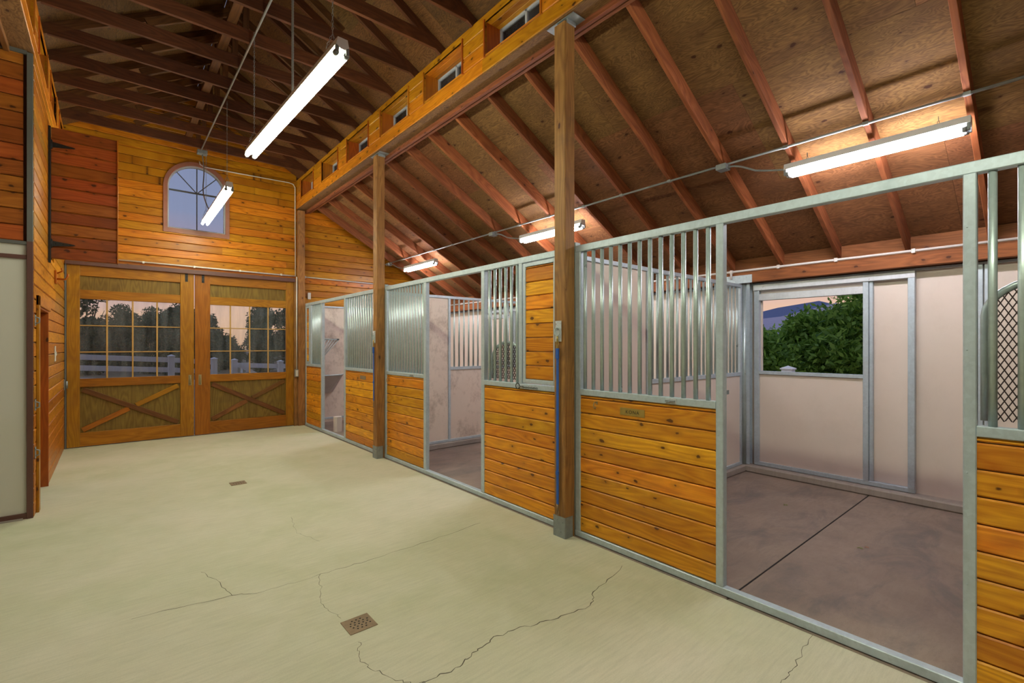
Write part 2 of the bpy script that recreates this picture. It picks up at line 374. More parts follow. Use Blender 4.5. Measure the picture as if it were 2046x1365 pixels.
        if recalc:
            bm = bmesh.new(); bm.from_mesh(me)
            bmesh.ops.remove_doubles(bm, verts=bm.verts, dist=1e-6) if False else None
            bmesh.ops.recalc_face_normals(bm, faces=bm.faces); bm.to_mesh(me); bm.free()
        me.update()
        o = bpy.data.objects.new(name, me); COL.objects.link(o)
        if parent is not None:
            o.parent = parent; o.location = Vector(origin)-wloc(parent)
        else: o.location = origin
        if structure: o['kind'] = 'structure'
        return o
def wloc(o):
    p = o.location.copy()
    while o.parent is not None: o = o.parent; p = p + o.location
    return p
def rectprof(a, b, c):
    c = min(c, a*0.3, b*0.3)
    if c <= 0: return [(0,0),(a,0),(a,b),(0,b)]
    return [(c,0),(a-c,0),(a,c),(a,b-c),(a-c,b),(c,b),(0,b-c),(0,c)]
def tag(o, label=None, cat=None, group=None, kind=None):
    if label: o['label'] = label
    if cat: o['category'] = cat
    if group: o['group'] = group
    if kind: o['kind'] = kind
    return o
def thing(name, loc, label, cat, group=None, kind=None):
    o = bpy.data.objects.new(name, None); COL.objects.link(o); o.location = loc; o.empty_display_size = 0.1
    return tag(o, label, cat, group, kind)
def dup(root, delta, label=None):
    r = root.copy(); COL.objects.link(r); r.location = root.location+Vector(delta)
    if label: r['label'] = label
    for ch in list(root.children):
        c = ch.copy(); COL.objects.link(c); c.parent = r
        for g in list(ch.children):
            d = g.copy(); COL.objects.link(d); d.parent = c
    return r
def one(name, mat, fn, label=None, cat=None, parent=None, **k):
    mb = MB(); fn(mb); o = mb.build(name, mat, parent, structure=k.get('structure', False))
    return tag(o, label, cat, k.get('group'), k.get('kind'))
def part(name, mat, parent, *boxes, **k):
    mb = MB()
    for b in boxes: mb.box(*b, **k)
    return mb.build(name, mat, parent)
ORD = ['first','second','third','fourth','fifth','sixth','seventh','eighth','ninth','tenth','eleventh','twelfth','thirteenth','fourteenth','fifteenth','sixteenth','seventeenth','eighteenth','nineteenth','twentieth']

def boards(mb, o, L, N, a0, a1, z0, z1, w=0.13, holes=(), t=0.018, ch=0.007, lim=None, arch=None, joints=0.0):
    """horizontal boards: L along, N towards the room, wall face plane through o; holes (a0,a1,z0,z1)"""
    o, L, N = V(*o), V(*L), V(*N); U = V(0,0,1)
    z = z0
    while z < z1-1e-4:
        ze = min(z+w, z1); rnd = random.random(); uvo = (random.random()*60, random.random()*60-z)
        cuts = {z, ze}
        for h in holes:
            for q in (h[2], h[3]):
                if z < q < ze: cuts.add(q)
        if arch and ze > arch[2]-1e-3 and z < arch[2]+arch[3]:
            q = z
            while q < ze: cuts.add(q); q += 0.02
        cuts = sorted(cuts)
        for c0, c1 in zip(cuts[:-1], cuts[1:]):
            if c1-c0 < 1e-4: continue
            mid = (c0+c1)/2
            A0, A1 = a0, a1
            if lim: A0, A1 = lim(mid, c0, a0, a1)
            if A1-A0 < 0.01: continue
            iv = [(A0, A1)]
            hs = [(h[0], h[1]) for h in holes if h[2] < mid < h[3]]
            if arch and arch[2] <= mid < arch[2]+arch[3]:
                hw = math.sqrt(max(arch[3]**2-(mid-arch[2])**2, 0)); hs.append((arch[1]-hw, arch[1]+hw))
            for h0, h1 in hs:
                nv = []
                for p, q in iv:
                    if h1 <= p or h0 >= q: nv.append((p, q)); continue
                    if h0 > p: nv.append((p, h0))
                    if h1 < q: nv.append((h1, q))
                iv = nv
            cb = ch if abs(c0-z) < 1e-6 else 0; ct = ch if abs(c1-ze) < 1e-6 else 0
            zb = c0+(0.003 if cb else 0); zt = c1-(0.003 if ct else 0)
            prof = [(-t, zb)]
            if cb: prof += [(-cb, zb), (0, zb+cb)]
            else: prof += [(0, zb)]
            if ct: prof += [(0, zt-ct), (-ct, zt)]
            else: prof += [(0, zt)]
            prof += [(-t, zt)]
            for p, q in iv:
                segs = [(p, q)]
                if joints and q-p > 2.5 and len(cuts) == 2:
                    m = p+(q-p)*random.uniform(0.3, 0.7); segs = [(p, m-0.0003), (m+0.0003, q)]
                for k, (u0, u1) in enumerate(segs):
                    mb.prism(prof, o, N, U, L, u0, u1, uvo=(uvo[0]+k*7, uvo[1]), rnd=rnd if k == 0 else (rnd+0.37) % 1)
        z = ze

# ------------------------------------------------------------------ geometry constants
XL, XR = -0.53, 2.80          # aisle side faces
XS = 2.93                     # stall front plane
YG = 9.90                     # gate wall
XB = 6.15                     # back wall of the stalls
YN = -4.2                     # wall behind the camera
TR_SL = 0.58; TR_C = 1.11
def ztop(x): return 4.955+(1.38-abs(x-TR_C))*TR_SL      # underside of truss top chords
def zraf(x): return 4.22-0.56*(x-3.08)                   # underside of stall rafters

# ------------------------------------------------------------------ ground, floor
def f_floor(mb): mb.box(-4.3, 2.905, YN-0.1, 9.95, -0.12, 0.0, ax='x', ch=0)
floor = one('floor', 'floor', f_floor, structure=True)
def strip(mb, pts, w, z=0.0006, jit=0.012, sub=7):
    P = []
    for (x0, y0), (x1, y1) in zip(pts[:-1], pts[1:]):
        for k in range(sub):
            t = k/sub; P.append((x0+(x1-x0)*t+random.uniform(-jit, jit), y0+(y1-y0)*t+random.uniform(-jit, jit)))
    P.append(pts[-1])
    pl = None
    for i in range(len(P)-1):
        d = V(P[i+1][0]-P[i][0], P[i+1][1]-P[i][1]); ln = np.linalg.norm(d)+1e-9; nrm = V(-d[1], d[0])/ln
        ww = w*random.uniform(0.35, 1.0)/2
        a = (P[i][0]-nrm[0]*(pl or ww), P[i][1]-nrm[1]*(pl or ww), z); b = (P[i][0]+nrm[0]*(pl or ww), P[i][1]+nrm[1]*(pl or ww), z)
        c = (P[i+1][0]+nrm[0]*ww, P[i+1][1]+nrm[1]*ww, z); dd = (P[i+1][0]-nrm[0]*ww, P[i+1][1]-nrm[1]*ww, z)
        mb.quad(a, dd, c, b); pl = ww
def f_cr(mb):
    strip(mb, [(2.793,2.078),(2.373,1.98),(2.213,1.885),(1.918,1.929),(1.74,1.986),(1.568,2.013),(1.435,1.989),(1.311,1.943),(1.119,1.947),(0.6,1.9)], 0.007)
    strip(mb, [(0.10,3.50),(0.587,3.409),(0.726,3.331),(1.099,3.335),(1.378,3.325),(1.967,3.345),(2.499,3.389)], 0.005)
    strip(mb, [(0.587,3.409),(0.555,3.642),(0.48,3.9)], 0.004)
    strip(mb, [(1.10,3.335),(1.017,3.085),(0.98,2.927),(1.012,2.72)], 0.003)
    strip(mb, [(1.012,2.455),(0.949,2.322),(0.977,2.178),(1.048,2.007),(1.119,1.947)], 0.004)
    strip(mb, [(2.90,0.918),(2.567,0.882),(2.38,0.882)], 0.004)
    strip(mb, [(1.25,4.6),(1.20,4.2),(1.28,3.9)], 0.0025)
one('floor_crack', 'crack', f_cr, parent=floor)
def f_sfloor(mb):
    mb.box(2.905, 6.3, YN-0.1, 1.385, -0.12, 0.0, ax='x', ch=0.004)
    mb.box(2.905, 6.3, 1.391, 9.95, -0.12, 0.0, ax='x', ch=0.004)
    mb.box(2.905, 6.3, 1.385, 1.391, -0.12, -0.02, ax='x', ch=0)
sfl = one('floor_stalls', 'stallfloor', f_sfloor, structure=True)
one('floor_joint', 'crackdark', lambda mb: mb.quad((2.98, 1.384, .0006), (6.1, 1.384, .0006), (6.1, 1.392, .0006), (2.98, 1.392, .0006)), parent=sfl)

# outside terrain
def terr(x, y):
    z = -0.12
    if y > 10.3: z += -0.02*max(0, x)*min(1, (y-10.3)/3) + 0.02*max(0, y-15)
    if x > 6.5: z += 0.01*(x-6.5)
    return z
def f_ter(mb):
    xs = list(np.linspace(-40, 60, 51)); ys = list(np.linspace(-20, 80, 51))
    for i in range(50):
        for j in range(50):
            mb.quad(*[(x, y, terr(x, y)-0.02) for x, y in ((xs[i], ys[j]), (xs[i+1], ys[j]), (xs[i+1], ys[j+1]), (xs[i], ys[j+1]))])
tag(one('pasture_ground', 'ground', f_ter), kind='structure')

# ------------------------------------------------------------------ gate wall
arch_c, arch_z, arch_r = 1.165, 4.27, 0.435       # arched window hole
def lim_gate(mid, c0, a0, a1):
    if c0 > 4.80:
        hw = max(0, (ztop(TR_C)+0.17-c0)/TR_SL); return max(a0, TR_C-hw), min(a1, TR_C+hw)
    if c0 > 2.5:
        return max(a0, -0.7), min(a1, max(2.80, 3.08+(4.22+0.15-c0)/0.56))
    return a0, a1
def f_gw(mb):
    boards(mb, (0, YG, 0), (1, 0, 0), (0, -1, 0), -0.55, 6.2, 2.4, 4.80, 0.133, holes=[(-0.52, 2.76, 0, 2.81), (arch_c-arch_r, arch_c+arch_r, 3.56, arch_z)], lim=lim_gate, arch=(0, arch_c, arch_z, arch_r), joints=1)
    boards(mb, (0, YG, 0), (1, 0, 0), (0, -1, 0), -0.55, 2.9, 4.80, 6.0, 0.133, lim=lim_gate)
    boards(mb, (0, YG, 0), (1, 0, 0), (0, -1, 0), 2.76, 6.2, 0.0, 2.4, 0.133)
gw = one('wall_front', 'pine', f_gw, structure=True)
def f_gwb(mb):
    y0, y1 = YG+0.02, YG+0.14
    mb.box(-4.3, -0.53, y0, y1, 0, 5.0, ch=0); mb.box(2.76, 6.3, y0, y1, 0, 2.81, ch=0)
    mb.box(-0.53, arch_c-arch_r, y0, y1, 2.81, 4.9, ch=0); mb.box(arch_c+arch_r, 6.3, y0, y1, 2.81, 4.75 if False else 2.82, ch=0)
    # pieces right of the arched window, under the roof lines
    mb.box(arch_c+arch_r, 3.0, y0, y1, 2.82, 4.75, ch=0)
    for k in range(16):
        x = 3.0+k*0.2; mb.box(x, x+0.2, y0, y1, 2.3, max(2.4, zraf(x)+0.12), ch=0)
    mb.box(arch_c-arch_r, arch_c+arch_r, y0, y1, 2.81, 3.56, ch=0)
    for k in range(22):
        z = arch_z+k*0.02; hw = math.sqrt(max(0, arch_r**2-(z+0.01-arch_z)**2))
        if z+0.02 <= 4.72:
            mb.box(arch_c-arch_r, arch_c-hw, y0, y1, z, z+0.02, ax='x', ch=0); mb.box(arch_c+hw, arch_c+arch_r, y0, y1, z, z+0.02, ax='x', ch=0)
    for k in range(16):
        z = 4.72+k*0.08; hw = (ztop(TR_C)+0.12-z)/TR_SL
        if hw > 0: mb.box(max(-0.9, TR_C-hw), min(3.0, TR_C+hw), y0, y1, z, z+0.08, ax='x', ch=0)
part('wall_backing', 'truss', gw, (-4.3,-0.53,YG+.02,YG+.14,0,2.8)) if False else one('wall_backing', 'truss', f_gwb, parent=gw)

# arched window
win = thing('window_1', (arch_c, YG, 3.56), 'arched window with fan-shaped bars high in the wall above the double gate', None, kind='structure')
def arcpts(cx, cz, r, n=24, z0=None):
    P = [(cx+r, z0)] if z0 is not None else []
    for i in range(n+1):
        a = math.pi*i/n; P.append((cx+r*math.cos(a), cz+r*math.sin(a)))
    if z0 is not None: P.append((cx-r, z0))
    return P
def archband(mb, ro, ri, zo, zi, y0, y1):
    O = arcpts(arch_c, arch_z, ro, 28, zo); I = arcpts(arch_c, arch_z, ri, 28, zi)
    n = len(O)
    for i in range(n):
        j = (i+1) % n
        o0, o1, i0, i1 = O[i], O[j], I[i], I[j]
        mb.quad((o0[0], y0, o0[1]), (o1[0], y0, o1[1]), (i1[0], y0, i1[1]), (i0[0], y0, i0[1]))
        mb.quad((o0[0], y1, o0[1]), (i0[0], y1, i0[1]), (i1[0], y1, i1[1]), (o1[0], y1, o1[1]))
        mb.quad((o0[0], y0, o0[1]), (o0[0], y1, o0[1]), (o1[0], y1, o1[1]), (o1[0], y0, o1[1]))
        mb.quad((i0[0], y0, i0[1]), (i1[0], y0, i1[1]), (i1[0], y1, i1[1]), (i0[0], y1, i0[1]))
one('window_casing', 'archtrim', lambda mb: archband(mb, 0.485, 0.425, 3.49, 3.565, YG-0.022, YG+0.02), parent=win)
one('window_frame', 'winwhite', lambda mb: archband(mb, 0.437, 0.405, 3.56, 3.59, YG+0.02, YG+0.10), parent=win)
def f_aw(mb):
    y = YG+0.07; b = arch_z-0.035
    mb.box(arch_c-0.008, arch_c+0.008, y-0.008, y+0.008, 3.59, arch_z+0.40)
    mb.box(arch_c-0.406, arch_c+0.406, y-0.01, y+0.01, b-0.014, b+0.014)
    for s_ in (-1, 1): mb.beam((arch_c, y, b), (arch_c+s_*0.30, y, b+0.325), 0.014, 0.014)
one('glazing_bars', 'mullion', f_aw, parent=win)
def f_ag(mb):
    P = arcpts(arch_c, arch_z, 0.41, 24, 3.57); prof = [(p[0]-arch_c, p[1]) for p in P]
    mb.prism(prof, V(arch_c, YG+0.08, 0), V(1,0,0), V(0,0,1), V(0,1,0), 0, 0.004)
one('pane', 'glass2', f_ag, parent=win)

# gate leaves
def gate_leaf(n, xa, xb, sl, sr, lab, hx):
    y0, y1 = 9.835, 9.885
    t = thing('door_%d' % n, ((xa+xb)/2, 9.86, 0), lab, None, kind='structure')
    wl, wr = xa+sl, xb-sr
    part('stile', 'gatewood', t, (xa, wl, y0, y1, 0.012, 2.80), ch=0.004)
    part('stile', 'gatewood', t, (wr, xb, y0, y1, 0.012, 2.80), ch=0.004)
    for za, zb in ((0.012, 0.225), (0.925, 1.055), (2.285, 2.425), (2.64, 2.80)):
        part('rail', 'gatewood', t, (wl+.001, wr-.001, y0+.004, y1, za, zb), ch=0.004)
    part('door_panel', 'gateply', t, (wl, wr, y0+.028, y1-.008, 0.225, 0.925), ax='z', ch=0)
    part('door_panel', 'gateply', t, (wl, wr, y0+.028, y1-.008, 2.425, 2.64), ax='z', ch=0)
    mb = MB(); mb.beam((wl+.03, y0+.016, 0.885), (wr-.03, y0+.016, 0.265), 0.022, 0.075, ch=0.003); mb.build('cross_brace', 'brace', t)
    for q in (0, 1):
        a = (wl+.03, 0.265); c = (wr-.03, 0.885); m1 = 0.462; m2 = 0.538
        s0, s1 = (0, m1) if q == 0 else (m2, 1)
        mb = MB(); mb.beam((a[0]+(c[0]-a[0])*s0, y0+.017, a[1]+(c[1]-a[1])*s0), (a[0]+(c[0]-a[0])*s1, y0+.017, a[1]+(c[1]-a[1])*s1), 0.022, 0.075, ch=0.003); mb.build('cross_brace', 'brace' if n == 2 else 'gatewood', t)
    pane = part('pane', 'glass', t, (wl, wr, y0+.026, y0+.030, 1.055, 2.285), ch=0)
    mb = MB()
    for k in (1, 2, 3):
        x = wl+(wr-wl)*k/4; mb.box(x-.011, x+.011, y0+.014, y0+.026, 1.055, 2.285)
    for k in (1, 2):
        z = 1.055+1.23*k/3; mb.box(wl, wr, y0+.016, y0+.0265, z-.008, z+.008)
    mb.build('window_grid', 'muntin', t)
    mb = MB(); mb.box(hx-.022, hx+.022, y0-.004, y0, .88, 1.06, ch=.001); h = mb.build('door_handle', 'agedbrass', t)
    mb = MB(); mb.path([(hx, y0-.004, .90), (hx, y0-.035, .915), (hx, y0-.04, .97), (hx, y0-.035, 1.025), (hx, y0-.004, 1.04)], .007); mb.build('grip', 'agedbrass', h)
    return t
def hanger(x, lab):
    tag(one('track_hanger', 'black', lambda mb: (mb.box(x-.02, x+.02, 9.829, 9.834, 2.66, 2.80, ch=.001), mb.sphere((x, 9.828, 2.69), .008, n=8, m=4), mb.sphere((x, 9.828, 2.75), .008, n=8, m=4))), lab, 'hanger')
hanger(1.0, 'black track hanger at the top right of the left gate leaf'); hanger(1.24, 'black track hanger at the top left of the right gate leaf')
g1 = gate_leaf(1, -0.505, 1.108, 0.15, 0.195, 'left leaf of the big wooden sliding gate with gridded window and cross brace', 1.05)
g2 = gate_leaf(2, 1.122, 2.735, 0.225, 0.14, 'right leaf of the big wooden sliding gate with gridded window and cross brace', 1.195)
tag(one('door_track', 'brown', lambda mb: (mb.box(-0.52, 2.76, 9.80, 9.86, 2.825, 2.86), mb.box(-0.52, 2.76, 9.795, 9.80, 2.80, 2.87))), 'steel sliding track running above the double gate', 'track')
one('baseboard_front', 'galv', lambda mb: mb.box(-0.53, 2.76, 9.89, 9.92, 0.0, 0.012), structure=True)
one('trim_1', 'greysteel', lambda mb: mb.box(-0.528, -0.508, 9.83, 9.90, 0.0, 2.81), structure=True)
one('trim_2', 'post', lambda mb: mb.box(2.738, 2.80, 9.80, 9.90, 0.0, 2.81), structure=True)

# ------------------------------------------------------------------ left wall
def f_wl(mb):
    boards(mb, (XL, 0, 0), (0, 1, 0), (1, 0, 0), 6.13, YG, 0.0, 4.25, 0.133, holes=[(6.39, 7.40, 0, 1.95), (7.55, 8.13, 2.58, 4.02)], joints=1)
wl_ = one('wall_left', 'pine', f_wl, structure=True)
def f_wlb(mb):
    x0, x1 = XL-0.12, XL-0.02
    for b in ((6.16, 6.39, 0, 4.25), (7.40, 7.55, 0, 4.25), (8.13, 9.9, 0, 4.25), (6.39, 7.40, 1.95, 4.25), (7.55, 8.13, 0, 2.58), (7.55, 8.13, 4.02, 4.25)):
        mb.box(x0, x1, b[0], b[1], b[2], b[3], ch=0)
one('wall_backing', 'truss', f_wlb, parent=wl_)
def f_wp(mb): boards(mb, (0, 6.13, 0), (1, 0, 0), (0, -1, 0), -4.2, -0.60, 2.51, 4.22, 0.145)
wp = one('wall_left_end', 'redpine', f_wp, structure=True)
one('wall_panel', 'whitepanel', lambda mb: (mb.box(-4.2, -0.575, 6.135, 6.15, 0.0, 2.51, ch=0),), parent=wp)
one('wall_backing', 'truss', lambda mb: mb.box(-4.2, -0.56, 6.151, 6.19, 0.0, 4.3, ch=0), parent=wp)
def f_wpt(mb):
    mb.box(-0.577, -0.535, 6.11, 6.16, 0.0, 2.51, ch=.002); mb.box(-4.2, -0.577, 6.115, 6.14, 2.35, 2.385, ch=.002); mb.box(-4.2, -0.577, 6.115, 6.14, 0.0, 0.05, ch=.002)
one('trim_3', 'brown', f_wpt, structure=True)
one('trim_4', 'greysteel', lambda mb: (mb.box(-0.577, -0.535, 6.11, 6.16, 2.51, 4.22, ch=.002), mb.box(-4.2, -0.577, 6.115, 6.14, 2.48, 2.51, ch=.002), mb.box(-4.2, -0.577, 6.11, 6.14, 4.20, 4.235, ch=.002)), structure=True)
one('baseboard_left', 'curb', lambda mb: mb.box(-4.2, -0.6, 6.09, 6.115, -0.01, 0.012, ch=0), structure=True)
# door opening in the left wall
def f_cas(mb):
    mb.box(XL, XL+.02, 6.28, 6.39, 0, 2.04, ax='z'); mb.box(XL, XL+.02, 7.40, 7.50, 0, 2.04, ax='z') if False else None
    mb.box(XL, XL+.02, 6.28, 7.47, 1.95, 2.04, ax='y')
d3 = thing('door_3', (XL, 6.9, 0), 'plain doorway with orange timber jamb in the left plank wall', None, kind='structure')
one('door_casing', 'pine', f_cas, parent=d3)
def f_jb(mb):
    for a, b in ((XL-.16, XL+.005), (XL-.34, XL-.165)):
        mb.box(a, b, 7.375, 7.40, 0, 1.95, ax='z'); mb.box(a, b, 6.39, 6.41, 0, 1.95, ax='z'); mb.box(a, b, 6.41, 7.375, 1.93, 1.95, ax='y')
one('door_jamb', 'jamb', f_jb, parent=d3)
for z_ in (1.80, 1.02, 0.58):
    mb = MB(); mb.box(XL+.001, XL+.006, 6.15, 6.22, z_-.05, z_+.05); mb.path([(XL+.006, 6.17, z_+.03), (XL+.03, 6.175, z_+.02), (XL+.03, 6.18, z_-.02), (XL+.006, 6.18, z_-.03)], .006)
    lab = {1.80: 'round metal latch high on the casing beside the left doorway', 1.02: 'metal latch at hand height beside the left doorway', 0.58: 'lowest metal latch beside the left doorway'}[z_]
    tag(mb.build('door_latch', 'paint'), lab, 'latch')
# hatch
hx0, hx1, hy = XL+.02, 0.075, 7.50
ht = thing('hay_hatch', (XL+.02, 7.50, 2.555), 'open plank hatch door hinged high on the left wall', 'hatch')
def f_h(mb): boards(mb, (0, hy-.018, 0), (1, 0, 0), (0, -1, 0), hx0, hx1-.012, 2.555, 4.05, 0.136)
one('plank_panel', 'redpine', f_h, parent=ht)
one('edge_strip', 'pine', lambda mb: (mb.box(hx1-.012, hx1, hy-.04, hy+.015, 2.555, 4.05), mb.box(hx0, hx1-.012, hy, hy+.015, 2.555, 4.05, ch=0)), parent=ht)
for z_ in (3.84, 2.72):
    def f_hg(mb, z_=z_):
        prof = [(0, -.032), (.19, -.008), (.205, 0), (.19, .008), (0, .032)]
        mb.prism(prof, V(hx0, hy-.040, z_), V(1,0,0), V(0,0,1), V(0,-1,0), 0, .004)
        mb.box(hx0-.012, hx0+.012, hy-.052, hy-.03, z_-.045, z_+.045); mb.cyl((hx0, hy-.05, z_-.05), (hx0, hy-.05, z_+.05), .009)
        for q in (.04, .10, .16): mb.sphere((hx0+q, hy-.045, z_), .006, n=8, m=5)
    one('strap_hinge', 'black', f_hg, parent=ht)
one('hatch_stop', 'black', lambda mb: mb.box(XL+.001, XL+.02, 7.40, 7.46, 2.50, 4.03), parent=ht)
# small things on the left wall
tag(one('switch_plate', 'plastic', lambda mb: (mb.box(XL+.001, XL+.01, 8.17, 8.26, 1.37, 1.56, ch=.002), mb.box(XL+.01, XL+.018, 8.205, 8.225, 1.44, 1.49))), 'white switch plate on the left plank wall between doorway and gate', 'switch')
tag(one('gate_bolt', 'paint', lambda mb: (mb.box(XL+.001, XL+.01, 9.74, 9.80, .90, 1.05), mb.cyl((XL+.03, 9.77, .92), (XL+.03, 9.77, 1.03), .014))), 'grey bolt catch at the gate end of the left wall', 'latch')
hk = thing('tack_hook', (XL, 8.25, 2.42), 'brown wooden tack hook on the left wall under the open hatch', 'hook')
one('back_plate', 'jamb', lambda mb: mb.box(XL+.001, XL+.02, 8.15, 8.30, 2.34, 2.50), parent=hk)
one('peg', 'jamb', lambda mb: (mb.path([(XL+.02, 8.22, 2.40), (XL+.10, 8.22, 2.40), (XL+.12, 8.22, 2.44), (XL+.12, 8.22, 2.47)], .012), mb.path([(XL+.02, 8.22, 2.47), (XL+.07, 8.22, 2.50), (XL+.06, 8.22, 2.54)], .009)), parent=hk)

# ------------------------------------------------------------------ clerestory walls and beams
R_OP = [(-1.80,-1.02),(-0.60,0.18),(0.58,1.36),(1.76,2.54),(2.94,3.72),(4.12,4.90),(5.29,6.07),(6.48,7.26),(7.66,8.42),(8.87,9.58)]
ZB_, ZT_ = 4.41, 4.735
def clerestory(side, X0, nrm, name, wn0):
    def f(mb): boards(mb, (X0, 0, 0), (0, 1, 0), (nrm, 0, 0), YN, YG, 4.25, 4.815, 0.142, holes=[(a, b, ZB_, ZT_) for a, b in R_OP], joints=1)
    wall = one(name, 'pine', f, structure=True)
    out = -nrm
    def fb(mb):
        xa, xb = X0+out*.02, X0+out*.18
        mb.box(xa, xb, YN, YG, 4.26, ZB_, ch=0); mb.box(xa, xb, YN, YG, ZT_+.022, 4.81, ch=0)
        prev = YN
        for a, b in R_OP+[(YG, YG)]:
            mb.box(xa, xb, prev, a-.022 if a < YG else a, ZB_, ZT_+.022, ch=0); prev = b+.022
    one('wall_backing', 'truss', fb, parent=wall)
    def fj(mb):
        for a, b in R_OP:
            for y0, y1 in ((a-.02, a), (b, b+.02)): mb.box(X0+nrm*.012, X0+out*.20, y0, y1, ZB_-.02, ZT_+.02, ax='z')
    one('window_jamb', 'jamb', fj, parent=wall)
    def fs(mb):
        for a, b in R_OP:
            mb.box(X0+out*.001, X0+out*.07, a, b, ZT_, ZT_+.02, ax='y'); mb.box(X0+out*.072, X0+out*.14, a, b, ZT_, ZT_+.02, ax='y'); mb.box(X0+out*.142, X0+out*.20, a, b, ZT_, ZT_+.02, ax='y')
            mb.box(X0+out*.001, X0+out*.20, a, b, ZB_-.02, ZB_, ax='y')
    one('window_lining', 'pine', fs, parent=wall)
    k = wn0
    for a, b in R_OP:
        if a < 1.5: 
            if side == 'left' or a < -5: continue
        w = thing('window_%d' % k, (X0+out*.2, (a+b)/2, ZB_), None, None, kind='structure'); k += 1
        xa, xb = X0+out*.185, X0+out*.215; m = (a+b)/2
        mb = MB()
        mb.box(xa, xb, a, b, ZB_, ZB_+.022); mb.box(xa, xb, a, b, ZT_-.022, ZT_); mb.box(xa, xb, a, a+.022, ZB_, ZT_); mb.box(xa, xb, b-.022, b, ZB_, ZT_); mb.box(xa, xb, m-.014, m+.014, ZB_, ZT_)
        mb.build('window_frame', 'winwhite', w)
        mb = MB(); mb.box(X0+out*.198, X0+out*.202, a, b, ZB_, ZT_, ch=0); mb.build('pane', 'glass2', w)
    return k
kk = clerestory('right', XR, -1, 'wall_clerestory_right', 2)
clerestory('left', XL, 1, 'wall_clerestory_left', kk)
for sgn, X0, nm in ((1, XR, 'right side of the aisle under the small high windows'), (-1, XL, 'left side of the aisle under the small high windows')):
    b = thing('header_beam', (X0+sgn*.13, 3, 4.19), 'long built-up timber header beam on the '+nm, 'beam')
    y1_ = YG if sgn > 0 else YG
    one('soffit', 'ply', lambda mb: mb.box(X0+sgn*.004, X0+sgn*.155, YN, y1_, 4.232, 4.249, ax='y', ch=0), parent=b)
    one('inner_ply', 'rafter', lambda mb: mb.box(X0+sgn*.155, X0+sgn*.195, YN, y1_, 4.185, 4.28, ax='y', ch=.003), parent=b)
    one('gap_shade', 'truss', lambda mb: mb.box(X0+sgn*.1955, X0+sgn*.2295, YN, y1_, 4.212, 4.30, ax='y', ch=0), parent=b)  # dark strip standing in for the shade of an open gap
    one('ledger', 'rafter', lambda mb: mb.box(X0+sgn*.23, X0+sgn*.27, YN, y1_, 4.208, 4.40, ax='y', ch=.003), parent=b)

# ------------------------------------------------------------------ timber posts
def post(y, lab):
    t = thing('timber_post', (2.88, y, 0), lab, 'post')
    mb = MB(); mb.box(2.812, 2.93, y-.062, y+.062, 0.0, 4.205, ch=.006); mb.build('post_shaft', 'post', t)
    mb = MB()
    mb.box(2.806, 2.812, y-.066, y+.066, 0.0, 0.17); mb.box(2.812, 2.90, y-.068, y-.0625, 0.0, 0.17)
    for yy, zz in ((-.04, .13), (.02, .14), (.04, .06), (-.02, .05)): mb.sphere((2.805, y+yy, zz), .007, n=8, m=4)
    mb.build('base_bracket', 'paint', t)
    mb = MB(); mb.box(2.814, 2.955, y-.15, y+.15, 4.222, 4.228, ch=0); mb.box(2.83, 2.93, y-.075, y-.0625, 4.10 if False else 4.19, 4.222); mb.build('top_bracket', 'paint', t)
    return t
P1, P2 = 2.725, 6.28
post(P1, 'rough brown timber post nearest the camera with blue strap, rising to the header beam')
post(P2, 'rough brown timber post halfway to the gate, with blue strap')
tp = thing('timber_post', (2.86, 9.83, 0), 'weathered grey-brown timber post in the corner right of the gate', 'post')
mb = MB(); mb.box(2.802, 2.925, 9.76, 9.878, 0, 4.205, ch=.005); mb.build('post_shaft', 'post', tp)
# cross tie straps
def strap(y, lab, z0, z1):
    x = 2.806
    rp = thing('tie_ring', (x, y, 1.66), lab.replace('blue webbing cross-tie strap hanging', 'square steel plate with tie ring fixed'), 'ring')
    mb = MB(); mb.box(x-.004, x, y-.035, y+.035, 1.60, 1.77, ch=.001)
    for yy in (-.022, .022):
        for zz in (1.62, 1.75): mb.sphere((x-.004, y+yy, zz), .006, n=8, m=4)
    mb.build('mounting_plate', 'galvrust', rp)
    mb = MB(); mb.path([(x-.014, y+.028*math.cos(a), 1.68+.035*math.sin(a)) for a in np.linspace(0, 2*math.pi, 18)[:-1]], .005, closed=True); mb.build('ring', 'tube', rp)
    st = thing('cross_tie_strap', (x-.012, y, z0), lab, 'strap')
    mb = MB(); mb.cyl((x-.014, y, 1.645), (x-.014, y, 1.60), .008); mb.path([(x-.014, y+.012*math.cos(a), 1.585+.02*math.sin(a)) for a in np.linspace(0, 2*math.pi, 14)[:-1]], .004, closed=True); mb.box(x-.02, x-.008, y-.008, y+.008, 1.535, 1.57); mb.build('snap_hook', 'brass', st)
    mb = MB()
    mb.box(x-.014, x-.008, y-.013, y+.013, z0, 1.54, ch=.001); mb.box(x-.022, x-.006, y-.015, y+.015, 1.46, 1.545, ch=.002); mb.box(x-.019, x-.007, y-.0145, y+.0145, z0+.24, z0+.27, ch=.001)
    mb.build('webbing', 'blue', st)
    mb = MB(); mb.cyl((x-.011, y, z0), (x-.011, y, z0-.05), .008); mb.path([(x-.011, y+.010*math.cos(a), z0-.07+.022*math.sin(a)) for a in np.linspace(0, 2*math.pi, 14)[:-1]], .004, closed=True); mb.build('end_clip', 'drain', st)
strap(P1+.005, 'blue webbing cross-tie strap hanging on the timber post nearest the camera', 0.27, 1.5)
strap(P2+.005, 'blue webbing cross-tie strap hanging on the timber post halfway to the gate', 0.80, 1.5)

